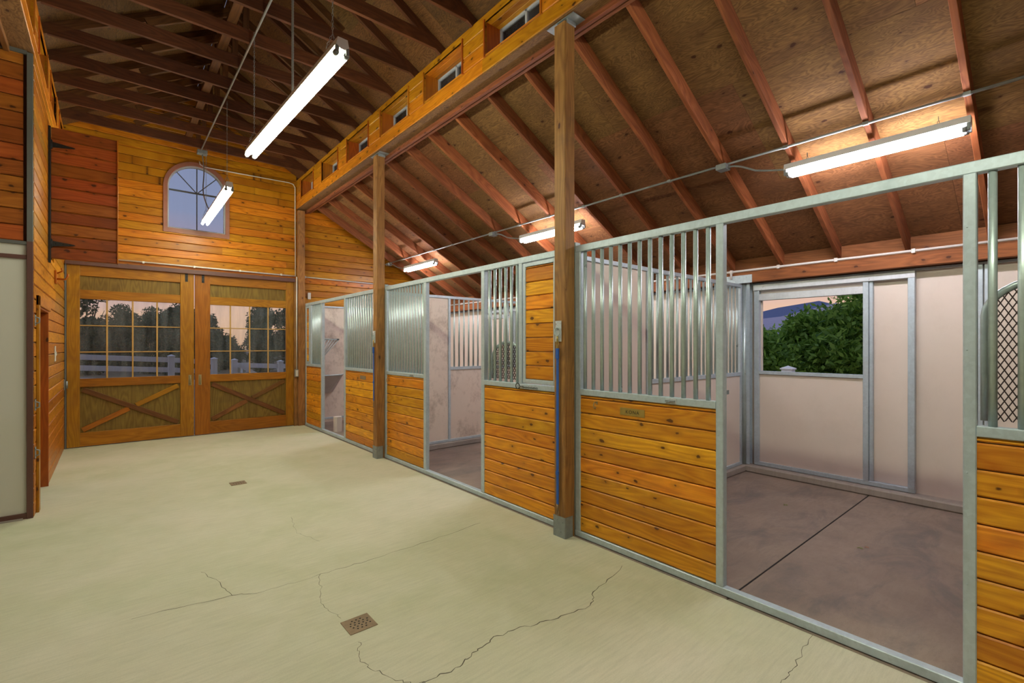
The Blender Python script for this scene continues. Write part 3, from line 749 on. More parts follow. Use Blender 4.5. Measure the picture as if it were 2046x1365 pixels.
# ------------------------------------------------------------------ stall fronts
def arch_grille(xc, ya, yb, z0, ztop_, label):
    """arched tube with expanded mesh, in plane x=xc"""
    t = thing('mesh_grille', (xc, (ya+yb)/2, z0), label, 'grille')
    yc = (ya+yb)/2; r = abs(yb-ya)/2; zc = ztop_-r*0.75
    P = [(xc, yc+r, z0)]
    for i in range(17):
        a = math.pi*i/16; P.append((xc, yc+r*math.cos(a), zc+r*0.75*math.sin(a)))
    P.append((xc, yc-r, z0))
    mb = MB(); mb.path(P, .016, 10); mb.build('arched_tube', 'tube', t)
    mb = MB()
    def inside(y, z):
        if z < z0: return False
        if z <= zc: return abs(y-yc) < r-.008
        return ((y-yc)/r)**2+((z-zc)/(r*.75))**2 < 0.95
    h = .046; w = .025
    for sg in (-1, 1):
        k = -40
        while k < 60:
            # line z = z0 + k*h + sg*(h/w)*(y-yc)
            run = []; n = 160
            for i in range(n+1):
                y = yc-r+2*r*i/n; z = z0+k*h+sg*(h/w)*(y-yc)
                if inside(y, z): run.append((y, z))
                else:
                    if len(run) > 2: mb.beam((xc+sg*.001, run[0][0], run[0][1]), (xc+sg*.001, run[-1][0], run[-1][1]), .0045, .004, up=(1, 0, 0), ch=0)
                    run = []
            if len(run) > 2: mb.beam((xc+sg*.001, run[0][0], run[0][1]), (xc+sg*.001, run[-1][0], run[-1][1]), .0045, .004, up=(1, 0, 0), ch=0)
            k += 1
    mb.build('expanded_mesh', 'mesh', t)
    return t

X0, X1 = 2.93, 2.98
ZM0, ZM1, ZTOP = 1.165, 1.213, 2.39
def tubes(t, ya, yb, n, z0=ZM1-.002, z1=ZTOP-.054):
    for k in range(n):
        y = ya+(yb-ya)*(k/(n-1) if n > 1 else .5)
        mb = MB(); mb.cyl((2.957, y, z0), (2.957, y, z1), .0155, 14); mb.build('bar', 'tube', t)
def front(label, y0, y1, uprights, woods, barsets, midrails, feed, opening):
    t = thing('stall_front', (2.955, (y0+y1)/2, 0), label, 'stall front')
    mb = MB(); mb.box(X0, X1, y0, y1, ZTOP-.055, ZTOP, ch=.004); mb.build('top_rail', 'galv', t)
    mb = MB(); mb.box(X0-.004, X1, y0, y1, .004, .052, ch=.004); mb.build('bottom_rail', 'galv', t)
    for a, b, *zz0 in uprights:
        mb = MB(); mb.box(X0-.001, X1+.001, a, b, zz0[0] if zz0 else .052, ZTOP-.055, ch=.004)
        for zz in ((1.55, 2.1) if zz0 else (.5, 1.0, 1.55, 2.1)): mb.sphere((X0-.001, (a+b)/2+.008, zz), .004, n=6, m=4)
        mb.build('upright', 'galv', t)
    for a, b in woods:
        mb = MB(); boards(mb, (X0+.006, 0, 0), (0, 1, 0), (-1, 0, 0), a, b, .052, 1.14, 0.1209, t=.028); boards(mb, (X0+.006, 0, 0), (0, 1, 0), (-1, 0, 0), a, b, 1.14, ZM0, 0.13, t=.028); mb.build('wood_panel', 'stallpine', t)
        mb = MB(); mb.box(X0+.036, X0+.044, a, b, .052, ZM0, ch=0); mb.build('inner_lining', 'panel', t)
    for a, b in midrails:
        mb = MB(); mb.box(X0-.003, X1, a, b, ZM0, ZM1, ch=.004); mb.build('mid_rail', 'galv', t)
    for a, b, n in barsets: tubes(t, a, b, n)
    if feed:
        a, b = feed
        fd = bpy.data.objects.new('feed_door', None); COL.objects.link(fd); fd.parent = t; fd.location = Vector((2.94, (a+b)/2, ZM1))-t.location
        fd['label'] = 'small plank-filled feed door in a steel frame'
        mb = MB()
        for q in ((a, a+.035, ZM1+.01, ZTOP-.065), (b-.035, b, ZM1+.01, ZTOP-.065)): mb.box(X0-.006, X0+.03, *q, ch=.003)
        mb.box(X0-.006, X0+.03, a+.035, b-.035, ZM1+.01, ZM1+.045, ch=.003); mb.box(X0-.006, X0+.03, a+.035, b-.035, ZTOP-.10, ZTOP-.065, ch=.003)
        mb.build('feed_door_frame', 'galv', fd)
        mb = MB(); boards(mb, (X0+.002, 0, 0), (0, 1, 0), (-1, 0, 0), a+.035, b-.035, ZM1+.045, ZTOP-.10, 0.127, t=.02); mb.build('planks', 'stallpine', fd)
        mb = MB(); mb.box(X0+.0225, X0+.028, a+.035, b-.035, ZM1+.045, ZTOP-.10, ch=0); mb.build('back_sheet', 'panel', fd)
    return t
fA = front('nearest galvanized stall front with the wide open doorway and name plate', -0.62, 2.655,
      [(2.605, 2.655), (1.42, 1.468), (0.28, 0.325), (-0.32, -0.27, ZM1)], [(1.468, 2.605), (-0.62, 0.28)],
      [(2.575, 1.53, 13), (0.232, -0.22, 6)], [(1.468, 2.605), (-0.62, 0.28)], None, (.325, 1.42))
fB = front('middle galvanized stall front between the two brown timber posts', 2.80, 6.215,
      [(2.80, 2.845), (6.165, 6.215), (5.09, 5.148), (3.91, 3.965), (3.325, 3.372, ZM1)], [(5.148, 6.165), (2.845, 3.91)],
      [(6.12, 5.20, 13), (3.85, 3.42, 6)], [(5.148, 6.165), (2.845, 3.91)], (2.875, 3.305), (3.965, 5.09))
fC = front('farthest galvanized stall front beside the gate corner', 6.345, 9.76,
      [(6.345, 6.395), (7.68, 7.745), (8.80, 8.86), (9.43, 9.49, ZM1), (9.71, 9.76)], [(6.395, 7.68), (8.86, 9.71)],
      [(6.46, 7.61, 14), (8.92, 9.38, 6)], [(6.395, 7.68), (8.86, 9.71)], (9.50, 9.70), (7.745, 8.80))
# channel posts carrying the fronts behind the timber posts
for y, lab in ((2.655, 'dull steel channel bolted on the camera side of the nearest timber post'), (6.215, 'dull steel channel bolted on the camera side of the timber post halfway to the gate')):
    def f_ch(mb, y=y):
        mb.box(2.932, 2.99, y+.001, y+.006, 0, 2.42); mb.box(2.932, 2.938, y+.006, y+.05, 0, 2.42) ; mb.box(2.984, 2.99, y+.006, y+.05, 0, 2.42)
        for zz in (.15, .75, 1.35, 2.0, 2.3): mb.sphere((2.945, y+.003, zz), .006, n=6, m=4)
    tag(one('steel_channel', 'galvdark', f_ch), lab, 'channel')
arch_grille(3.03, 3.42, 3.90, ZM1+.016, 1.60, 'arched mesh grille behind the bars of the middle stall front')
arch_grille(3.03, -0.16, 0.262, ZM1+.016, 1.86, 'arched mesh grille behind the bars at the right edge of the picture')
# small hardware on fronts
def hook(y, z, lab):
    tag(one('wall_hook', 'agedbrass', lambda mb: (mb.box(X0+.002, X0+.006, y-.008, y+.008, z-.002, z+.02), mb.path([(X0+.004, y, z+.015), (X0-.02, y, z+.018), (X0-.035, y, z), (X0-.03, y, z-.03), (X0-.015, y, z-.035), (X0-.005, y+.004, z-.02)], .004))), lab, 'hook')
hook(2.435, 1.105, 'small brass hook on the wood panel left of the name plate on the nearest stall')
hook(6.10, 1.10, 'small hook on the wood panel of the middle stall just right of the post')
hook(6.52, 1.10, 'small hook on the wood panel of the farthest stall beside the post')
npl = thing('name_plate', (X0+.003, 2.10, 1.045), 'brass name plate reading KONA on the nearest stall front', 'name plate')
one('plate', 'brass', lambda mb: mb.box(X0+.0025, X0+.0055, 1.995, 2.21, 1.047, 1.103, ch=.001), parent=npl)
fc = bpy.data.curves.new('lettering', 'FONT'); fc.body = 'KONA'; fc.size = 0.036; fc.align_x = 'CENTER'; fc.align_y = 'CENTER'; fc.extrude = 0.0006; fc.space_character = 1.25
tmp = bpy.data.objects.new('tmp', fc); COL.objects.link(tmp)
bpy.context.view_layer.update()
lm = bpy.data.meshes.new_from_object(tmp.evaluated_get(bpy.context.evaluated_depsgraph_get())); bpy.data.objects.remove(tmp)
lm.name = 'lettering'; lm.materials.clear(); lm.materials.append(M['ink'])
lo = bpy.data.objects.new('lettering', lm); COL.objects.link(lo); lo.parent = npl
lo.rotation_euler = (math.radians(90), 0, math.radians(-90)); lo.location = Vector((X0+.002, 2.10, 1.074))-npl.location
npc = thing('name_plate', (X0+.003, 7.0, 1.045), 'small darkened name plate on the farthest stall front', 'name plate')
one('plate', 'drain', lambda mb: mb.box(X0+.0025, X0+.0055, 6.88, 7.09, 1.05, 1.105, ch=.001), parent=npc)
def latch(y, lab, big=False):
    t = thing('slide_latch', (X0-.004, y, 1.19), lab, 'latch')
    one('latch_plate', 'galvrust', lambda mb: mb.box(X0-.007, X0-.0035, y-.04, y+.04, 1.172, 1.207, ch=.001), parent=t)
    one('latch_bolt', 'paint', lambda mb: (mb.cyl((X0-.015, y-.035, 1.19), (X0-.015, y+.035, 1.19), .006), mb.path([(X0-.016, y, 1.19), (X0-.035, y, 1.185), (X0-.035, y+.02, 1.18)], .004)), parent=t)
    if big:
        one('ring', 'black', lambda mb: mb.path([(X0-.022, y+.03+.026*math.cos(a), 1.19+.026*math.sin(a)) for a in np.linspace(0, 2*math.pi, 16)[:-1]], .004, closed=True), parent=t)
        one('chain', 'black', lambda mb: [mb.path([(X0-.012+(.004*math.sin(a) if k % 2 else 0), y-.04-k*.018+.011*math.cos(a), 1.183+(0 if k % 2 else .006*math.sin(a))) for a in np.linspace(0, 2*math.pi, 9)[:-1]], .002, n=5, closed=True) for k in range(11)], parent=t)
latch(1.78, 'slide latch on the mid rail of the nearest stall above the wood panel')
latch(5.42, 'slide latch on the mid rail of the middle stall, between post and doorway')
latch(3.33, 'latch with ring and chain under the middle stall feed door', True)

# ------------------------------------------------------------------ partitions
def partition(y, lab, mat):
    t = thing('stall_partition', (4.5, y, 0), lab, 'partition')
    ya, yb = y-.02, y+.02
    part('top_rail', 'galv', t, (2.985, 6.03, ya, yb, 2.29, 2.33), ch=.003)
    part('bottom_rail', 'galv', t, (2.985, 6.03, ya, yb, .082, .12), ch=.003)
    for x in (2.985, 3.985, 5.99): part('upright', 'galv', t, (x, x+.04, ya, yb, .12, 2.29), ch=.003)
    part('mid_rail', 'galv', t, (4.026, 5.99, ya, yb, 1.19, 1.235), ch=.003)
    part('full_panel', mat, t, (3.026, 3.984, y-.006, y+.006, .12, 2.29), ch=0)
    part('lower_panel', mat, t, (4.026, 5.989, y-.006, y+.006, .12, 1.19), ch=0)
    for k in range(21):
        x = 4.10+k*(5.93-4.10)/20
        mb = MB(); mb.cyl((x, y, 1.234), (x, y, 2.291), .0135, 10); mb.build('bar', 'tube', t)
partition(2.70, 'stall divider of clean beige panel and bars between the nearest and middle stalls', 'panel')
partition(6.25, 'stall divider of soiled beige panel and bars between the middle and farthest stalls', 'paneldirty')
for k, y in enumerate((2.70, 6.25)):
    one('trim_%d' % (5+k), 'curb', lambda mb: mb.box(2.99, 6.06, y-.06, y+.06, 0, .08, ch=.012), structure=True)
one('trim_7', 'curb', lambda mb: mb.box(6.03, 6.22, YN, 9.9, 0, .085, ch=.015), structure=True)
tag(one('panel_sticker', 'galvdark', lambda mb: mb.box(5.62, 5.70, 2.690, 2.6935, .98, 1.03, ch=0)), 'small grey-blue sticker on the clean beige divider below its bars', 'sticker')

# corner steel columns
for y, lab in ((2.66, 'galvanized steel column in the back corner of the nearest stall'), (6.21, 'galvanized steel column in the back corner of the middle stall')):
    t = thing('steel_column', (6.10, y, 0), lab, 'column')
    mb = MB(); mb.box(6.065, 6.07, y-.055, y+.055, .09, 2.37); mb.box(6.07, 6.14, y-.003, y+.003, .09, 2.37); mb.box(6.14, 6.145, y-.055, y+.055, .09, 2.37); mb.build('column_shaft', 'galv', t)
    mb = MB(); mb.cyl((6.066, y+.012, .09), (6.066, y+.012, 2.35), .028, 14); mb.build('round_edge_tube', 'tube', t)
    mb = MB(); mb.box(6.00, 6.005, y-.11, y+.24, 2.34, 2.44, ch=.001)
    for q in range(8): mb.sphere((5.999, y-.09+q*.045, 2.365+.045*(q % 2)), .006, n=6, m=4)
    mb.build('header_plate', 'galv', t)

# ------------------------------------------------------------------ back wall of the stalls with its sliding doors
WA = (1.445, 2.50)   # open window of the nearest stall
HOLES = [(WA[0], WA[1], 1.25, 2.20)]
def f_wr(mb):
    def rect(a, b, z0, z1): mb.box(XB+.03, XB+.05, a, b, z0, z1, ax='z', ch=0)
    rect(YN, WA[0], .085, 2.34); rect(WA[1], YG, .085, 2.34); rect(WA[0], WA[1], .085, 1.25); rect(WA[0], WA[1], 2.20, 2.34)
wr = one('wall_right', 'panel', f_wr, structure=True)
def f_wrb(mb):
    mb.box(XB+.05, XB+.12, YN, YG, 2.34, zraf(6.15)+.16, ch=0)
one('wall_backing', 'truss', f_wrb, parent=wr)
def back_door(y0, y1, z_win, lab, openw, pw):
    """y0<y1: frame span; window in far part"""
    t = thing('stall_back_door', (XB, (y0+y1)/2, .1), lab, 'sliding door')
    part('header_channel', 'galvrust' if openw else 'galv', t, (XB-.05, XB+.028, y0, y1, 2.245, 2.315), ch=.003)
    part('bottom_channel', 'galv', t, (XB-.03, XB+.028, y0, y1, .09, .135), ch=.003)
    part('door_stile', 'galv', t, (XB-.035, XB+.026, y1-.06, y1, .135, 2.245), ch=.003)
    part('door_stile', 'galv', t, (XB-.035, XB+.026, y1-pw-.11, y1-pw-.06, .135, 2.245), ch=.003)
    part('jamb_post', 'galv', t, (XB-.02, XB+.026, y1-pw-.145, y1-pw-.112, .135, 2.245), ch=.003)
    part('sill_rail', 'galv', t, (XB-.035, XB+.026, y1-pw-.06, y1-.06, 1.215, 1.255), ch=.003)
    part('head_rail', 'galvrust', t, (XB-.035, XB+.026, y1-pw-.06, y1-.06, 2.12, 2.20), ch=.003)
    part('door_panel', 'panel', t, (XB-.01, XB+.005, y1-pw-.06, y1-.06, .135, 1.215), ch=0)
    if not openw: part('window_shutter', 'panel', t, (XB-.01, XB+.005, y1-pw-.06, y1-.06, 1.255, 2.12), ch=0)
    part('end_post', 'galv', t, (XB-.045, XB+.026, y0, y0+.055, .135, 2.245), ch=.003)
back_door(1.025, 2.575, 0, 'steel-framed sliding back door with open window showing trees, nearest stall', True, 1.06)
back_door(4.6, 6.12, 0, 'steel-framed sliding back door of the middle stall with closed shutter', False, 1.06)
back_door(6.75, 8.10, 0, 'steel-framed sliding back door of the farthest stall with closed shutter', False, .78)
tag(one('steel_stud', 'galv', lambda mb: (mb.box(XB-.02, XB+.028, .545, .58, .09, 2.33), mb.box(XB-.02, XB+.028, .50, .535, .09, 2.33))), 'pair of narrow steel studs on the beige back wall right of the sliding door', 'stud')
part('top_trim', 'galv', wr, (XB-.015, XB+.028, YN, 9.88, 2.318, 2.34), ch=.002)
tag(one('wall_plate_beam', 'rafter', lambda mb: mb.box(6.005, 6.10, YN, 9.88, 2.345, 2.47, ax='y', ch=.004)), 'reddish timber beam along the top of the beige back wall', 'beam')
bk = one('trim_8', 'rafter', lambda mb: mb.box(6.125, 6.165, YN, 9.88, 2.47, 2.655, ax='y', ch=.002), structure=True)
# white conduit on the plate beam
tag(one('white_conduit', 'pvc', lambda mb: (mb.cyl((5.99, -1.2, 2.492), (5.99, 9.8, 2.492), .0135, 10), mb.cyl((5.99, 2.80, 2.492), (5.99, 2.80, 2.40), .0135, 10), [mb.box(5.975, 6.005, y, y+.03, 2.472, 2.512) for y in (.2, 1.0, 1.65, 2.23, 2.78, 4.0, 5.2, 6.4, 7.6, 8.8)])), 'white conduit along the beam at the back of the stalls', 'conduit')
# far wall lining of the farthest stall
def f_cl(mb): mb.box(2.99, 6.06, YG-.035, YG-.03, .002, 2.34, ch=0)
cl = one('wall_stall_lining', 'paneldirty', f_cl, structure=True)
part('top_rail', 'galv', cl, (2.99, 6.06, YG-.05, YG-.022, 2.34, 2.37)); part('bottom_rail', 'galv', cl, (2.99, 6.06, YG-.05, YG-.022, .06, .10))

# things inside the farthest stall
hr = thing('hay_rack', (3.25, 9.80, 1.25), 'steel bar hay rack in the corner of the farthest stall', 'hay rack')
one('rack_rim', 'tube', lambda mb: mb.path([(3.02, 9.82, 1.69), (3.62, 9.84, 1.69), (3.30, 9.50, 1.69), (3.02, 9.42, 1.69)], .012), parent=hr)
for k in range(8):
    t_ = k/7; top = (3.62-.60*t_ if False else 3.62-(3.62-3.02)*t_, 9.84-.42*t_, 1.69)
    one('rack_bar', 'tube', lambda mb: mb.cyl(top, (3.16-.12*t_, 9.84-.15*t_, 1.18), .008, 8), parent=hr)
ft = thing('feed_trough', (3.3, 9.6, .62), 'grey corner feed trough on the soiled wall of the farthest stall', 'trough')
def f_ft(mb):
    P = [(3.0, 9.85), (3.72, 9.85), (3.55, 9.55), (3.0, 9.40)]; Q = [(3.0, 9.85), (3.50, 9.85), (3.36, 9.68), (3.0, 9.60)]
    b = len(mb.v)
    for p in P: mb.v.append(V(p[0], p[1], .97))
    for p in Q: mb.v.append(V(p[0], p[1], .62))
    P2_ = [(3.02, 9.83), (3.67, 9.83), (3.53, 9.58), (3.02, 9.44)]
    for p in P2_: mb.v.append(V(p[0], p[1], .97))
    for p in Q: mb.v.append(V(p[0]*.98+.06, p[1]*.998+.01, .66))
    def F(*i): mb.f.append(tuple(b+k for k in i)); mb.uv.append([(0,0)]*len(i)); mb.r.append(.5); mb.sm.append(False)
    for i in range(4):
        j = (i+1) % 4; F(i, j, 4+j, 4+i); F(i, 8+i, 8+j, j); F(8+i, 12+i, 12+j, 8+j)
    F(4, 5, 6, 7); F(12, 15, 14, 13)
one('trough_body', 'trough', f_ft, parent=ft)
one('trough_rim', 'galv', lambda mb: mb.path([(3.0, 9.40, .975), (3.55, 9.55, .975), (3.72, 9.85, .975)], .012), parent=ft)
tag(one('salt_block', 'salt', lambda mb: (mb.prism(rectprof(.13, .13, .03), V(3.10, 8.60, 0.001), V(1,0,0), V(0,1,0), V(0,0,1), 0, .27),)), 'pale block standing inside the farthest stall doorway', 'block')

# ------------------------------------------------------------------ stall roof
RY = [-1.30,-.70,-.12,.47,1.06,1.65,2.23,2.81,3.44,4.03,4.65,5.27,5.86,6.47,7.08,7.69,8.30,8.90,9.50]
def rafter_mesh(y, sgn=1):
    mb = MB(); x0, x1 = 3.07, 6.125
    c = .07
    L = V(x1-x0, 0, zraf(x1)-zraf(x0)); L = L/np.linalg.norm(L)
    U = V(-L[2], 0, L[0]); up = .14
    a = V(x0, y, zraf(x0)); ln = math.hypot(x1-x0, zraf(x1)-zraf(x0))
    if sgn < 0:
        a = V(XR+XL-a[0], a[1], a[2]); L = V(-L[0], 0, L[2]); U = V(-U[0], 0, U[2])
    mb.prism(rectprof(.040, up, .003), a, V(0,1,0), U, L, 0, ln)
    return mb
first = rafter_mesh(RY[-1]).build('roof_rafter', 'rafter')
tag(first, 'first roof rafter above the stalls counted from the gate wall', 'rafter', 'sloping rafters over the stalls')
n = len(RY)
for i in range(1, n):
    dup(first, (0, RY[n-1-i]-RY[-1], 0), '%s roof rafter above the stalls counted from the gate wall' % ORD[i])
# sheathing sheets
def sheath(name, X0_, X1_, zf, mat='ply'):
    mb = MB(); yv = YN
    dx = X1_-X0_; ln = math.hypot(dx, zf(X1_)-zf(X0_)); nrow = int(math.ceil(ln/1.22))
    L = V(dx, 0, zf(X1_)-zf(X0_)); L = L/ln
    if True:
        for r in range(nrow):
            a0 = r*1.22; a1 = min(ln, (r+1)*1.22); y = YN-(1.22 if r % 2 else 0)
            while y < YG+.12:
                yA = max(y, YN); yB = min(y+2.44, YG+.14)
                U = np.cross(V(0,1,0), L); U = U if U[2] > 0 else -U
                o = V(X0_, 0, zf(X0_))
                mb.prism([(a0+.001, 0), (a1-.001, 0), (a1-.001, .015), (a0+.001, .015)], o, L, U, V(0,1,0), yA+.001, yB-.001)
                y += 2.44
        # closing underlay above the joints
        mb.prism([(0, .016), (ln, .016), (ln, .03), (0, .03)], V(X0_, 0, zf(X0_)), L, U, V(0,1,0), YN, YG+.14)
    return mb.build(name, mat, structure=True)
offR = .14*math.hypot(1, .56)+.002
sheath('ceiling_stalls', 3.02, 6.35, lambda x: zraf(x)+offR)
sheath('ceiling_left_bay', XR+XL-3.02, XR+XL-6.8, lambda x: zraf(XR+XL-x)+offR)
offT = .10*math.hypot(1, TR_SL)+.002
sheath('ceiling_right', TR_C, 3.10, lambda x: ztop(x)+offT, 'plyshade')
sheath('ceiling_left', TR_C, 2*TR_C-3.30, lambda x: ztop(x)+offT, 'plyshade')
for i, y in enumerate((5.9, 5.3, 4.7, 4.1)):
    o = rafter_mesh(y, -1).build('roof_rafter', 'rafter'); tag(o, '%s rafter over the left bay, counted from the plank end wall' % ORD[i], 'rafter', 'rafters over the left bay')

# ------------------------------------------------------------------ trusses
TY = [9.62-.0, 9.02, 8.42, 7.82, 7.22, 6.62, 6.02, 5.42, 4.82, 4.22, 3.62, 3.02, 2.42, 1.82, 1.22]
TY = [9.30, 8.70, 8.11, 7.52, 6.92, 6.32, 5.73, 5.12, 4.53, 3.93, 3.33, 2.73, 2.13, 1.53, .93]
def truss(y, label):
    t = thing('roof_truss', (TR_C, y, 4.81), label, 'truss', 'roof trusses over the aisle')
    part('bottom_chord', 'truss', t, (XL-.16, XR+.16, y-.019, y+.019, 4.817, 4.955), ax='x', ch=.002)
    for s_ in (-1, 1):
        mb = MB(); xe = TR_C+s_*1.70
        mb.beam((TR_C+s_*.012, y, ztop(TR_C)+.055), (xe, y, ztop(xe)+.055), .038, .10, ch=.002); mb.build('top_chord', 'truss', t)
        mb = MB(); mb.beam((TR_C+s_*.80, y+.001, 4.985), (TR_C+s_*.03, y+.001, 5.44), .034, .085, ch=.002, ext=.02); mb.build('web', 'truss', t)
    mb = MB(); mb.box(TR_C-.03, TR_C+.03, y-.0185, y+.0185, 4.955, 5.78, ax='z'); mb.build('king_post', 'truss', t)
    return t
T0 = truss(TY[0], 'first roof truss over the aisle counted from the gate wall')
for i, y in enumerate(TY[1:], 1): dup(T0, (0, y-TY[0], 0), '%s roof truss over the aisle counted from the gate wall' % ORD[i])
tag(one('truss_brace', 'truss', lambda mb: mb.box(.93, 1.02, 1.0, 9.6, 4.958, 4.995, ax='y', ch=.002)), 'long flat brace board lying across the roof trusses near the ridge line', 'brace')
tag(one('eave_block', 'truss', lambda mb: mb.box(XR+.03, XR+.06, YN, YG, 4.816, 4.84, ax='y', ch=0)), 'dark blocking board at the right ends of the roof trusses', 'blocking')
tag(one('eave_block', 'truss', lambda mb: mb.box(XL-.06, XL-.03, YN, YG, 4.816, 4.84, ax='y', ch=0)), 'dark blocking board at the left ends of the roof trusses', 'blocking')

# ------------------------------------------------------------------ enclosing shell behind the camera
def f_wb(mb): mb.box(-4.4, 6.4, YN-.1, YN, 0, 6.2, ch=0)
one('wall_back', 'pine', f_wb, structure=True)
one('wall_left_outer', 'whitepanel', lambda mb: mb.box(-4.4, -4.3, YN, 10.05, 0, 3.0, ch=0), structure=True)

# ------------------------------------------------------------------ fluorescent lamps
def lamp(c, yaw, length, tmat, ztop_fn, label, hood=False, group='fluorescent lamps', tilt=0.0):
    cx, cy, cz = c
    t = thing('fluorescent_lamp', (cx, cy, cz), label, 'lamp', group)
    D = V(math.sin(yaw)*math.cos(tilt), math.cos(yaw)*math.cos(tilt), math.sin(tilt)); S = V(math.cos(yaw), -math.sin(yaw), 0); U = np.cross(S, D); C0 = V(*c); hl = length/2
    def P(a, s_, u): return C0+D*a+S*s_+U*u
    mb = MB()
    prof = [(-.062, .02), (-.036, 0), (-.030, .012), (.030, .012), (.036, 0), (.062, .02), (.062, .028), (.050, .075), (-.050, .075), (-.062, .028)]
    prof = [(-.044, .020), (-.012, -.004), (.012, -.004), (.044, .020), (.034, .07), (-.034, .07)]
    mb.prism(prof, C0, S, U, D, -hl, hl); mb.build('housing', 'lampwhite', t)
    for s_ in (-1, 1):
        mb = MB(); mb.cyl(P(-hl+.045, s_*.036, -.026), P(hl-.045, s_*.036, -.026), .0185, 14); mb.build('fluorescent_tube', tmat, t)
    for e_ in (-1, 1):
        mb = MB()
        for s_ in (-1, 1):
            mb.beam(P(e_*(hl-.012), s_*.036, .015), P(e_*(hl-.012), s_*.036, -.034), .022, .02, up=tuple(D), ch=.002)
            mb.cyl(P(e_*(hl-.045), s_*.036, -.026), P(e_*(hl-.02), s_*.036, -.026), .0195, 12)
        mb.build('lampholder', 'paint', t)
    # chains: V at each end up to the roof
    for e_ in (-1, 1):
        mb = MB(); base = P(e_*(hl-.18), 0, .07); zt = ztop_fn(base[0], base[1]); h = zt-base[2]
        if h > .4:
            apex = base+V(0, 0, .12)
            legs = [(P(e_*(hl-.18), -.045, .07), apex), (P(e_*(hl-.18), .045, .07), apex), (apex, V(base[0], base[1], zt))]
        else: legs = [(base, V(base[0], base[1], zt))]
        for p, q in legs:
            ln = np.linalg.norm(q-p); m = max(2, int(ln/.024)); d = (q-p)/ln
            sx = np.cross(d, V(0,1,0)); sx = sx/np.linalg.norm(sx); sy = np.cross(d, sx)
            for k in range(m):
                cc = p+d*ln*(k+.5)/m; w_ = sx if k % 2 else sy
                mb.path([cc+d*ln/m*.62*math.cos(a)+w_*.0065*math.sin(a) for a in np.linspace(0, 2*math.pi, 7)[:-1]], .0018, n=4, closed=True)
        mb.build('chain', 'paint', t)
    return t
zc_a = lambda x, y: 4.815
zc_s = lambda x, y: zraf(x)+.0
lamp((1.175, 4.45, 3.60), math.radians(-1.9), 2.44, 'tubeA', zc_a, 'large two-tube fluorescent lamp hanging over the aisle nearest the camera')
lamp((1.20, 8.28, 3.63), math.radians(0.7), 2.36, 'tubeA', zc_a, 'two-tube fluorescent lamp hanging over the aisle in front of the arched window')
lamp((1.17, 0.2, 3.60), 0, 2.44, 'tubeA', zc_a, 'two-tube fluorescent lamp hanging over the aisle above the camera, out of the picture')
lamp((4.75, 1.10, 3.155), 0, 1.24, 'tubeS', zc_s, 'fluorescent lamp under the sloping roof of the nearest stall')
lamp((4.75, 4.79, 3.155), 0, 1.24, 'tubeS', zc_s, 'fluorescent lamp under the sloping roof of the middle stall')
lamp((4.75, 8.48, 3.155), 0, 1.24, 'tubeS', zc_s, 'fluorescent lamp under the sloping roof of the farthest stall')

# ------------------------------------------------------------------ conduits and boxes
cz = zraf(4.62)-.012
tag(one('electrical_conduit', 'conduit', lambda mb: (mb.cyl((4.62, -1.2, cz), (4.62, 9.82, cz), .011, 10), [mb.box(4.605, 4.635, y, y+.04, cz-.013, cz+.0135) for y in RY[2:]])), 'thin grey conduit running under the rafters over the stalls', 'conduit')
for y, yl, lab in ((2.24, 1.73, 'nearest'), (5.93, 5.42, 'middle'), (9.60, 9.11, 'farthest')):
    jb = thing('junction_box', (4.62, y, cz-.05), 'grey junction box on the conduit beside the %s stall lamp' % lab, 'junction box')
    one('box_body', 'paint', lambda mb: mb.box(4.57, 4.67, y-.05, y+.05, cz-.05, cz+.002, ch=.004), parent=jb)
    wp_ = []
    for k in range(61):
        u = k/60; x = 4.62+(4.75-4.62)*u; yy = y-.05-(y-.05-yl)*u; z = (cz-.03)+(3.19-cz+.03)*u-.05*math.sin(math.pi*u)*(.4)
        wp_.append((x, yy, z+.03*math.sin(math.pi*min(1, u*2))*(1-u)))
    one('flexible_whip', 'conduit', lambda mb: mb.path(wp_, .0085, 8, corr=.16), parent=jb)
tag(one('electrical_conduit', 'conduit', lambda mb: (mb.cyl((1.15, 1.2, 4.80), (1.15, 9.32, 4.80), .0105, 10),)), 'grey conduit under the roof trusses along the middle of the aisle', 'conduit')
jb = thing('junction_box', (1.16, 9.36, 4.74), 'grey junction box above the arched window at the end of the aisle conduit', 'junction box')
one('box_body', 'paint', lambda mb: mb.box(1.10, 1.24, 9.33, 9.43, 4.745, 4.815, ch=.004), parent=jb)
one('flexible_whip', 'conduit', lambda mb: mb.path([(1.17, 9.38, 4.745)]+[(1.17+.02*math.sin(k/6), 9.38-.62*(k/40)**2, 4.745-1.04*(k/40)) for k in range(1, 41)], .008, 8, corr=.15), parent=jb)
jb = thing('junction_box', (1.15, 4.40, 4.72), 'grey junction box above the nearest aisle lamp', 'junction box')
one('box_body', 'paint', lambda mb: mb.box(1.17, 1.27, 4.35, 4.45, 4.76, 4.815, ch=.004), parent=jb)
one('flexible_whip', 'conduit', lambda mb: mb.path([(1.22, 4.42+.0*k, 4.765-1.09*k/90) for k in range(91)], .0095, 8, corr=.16), parent=jb)
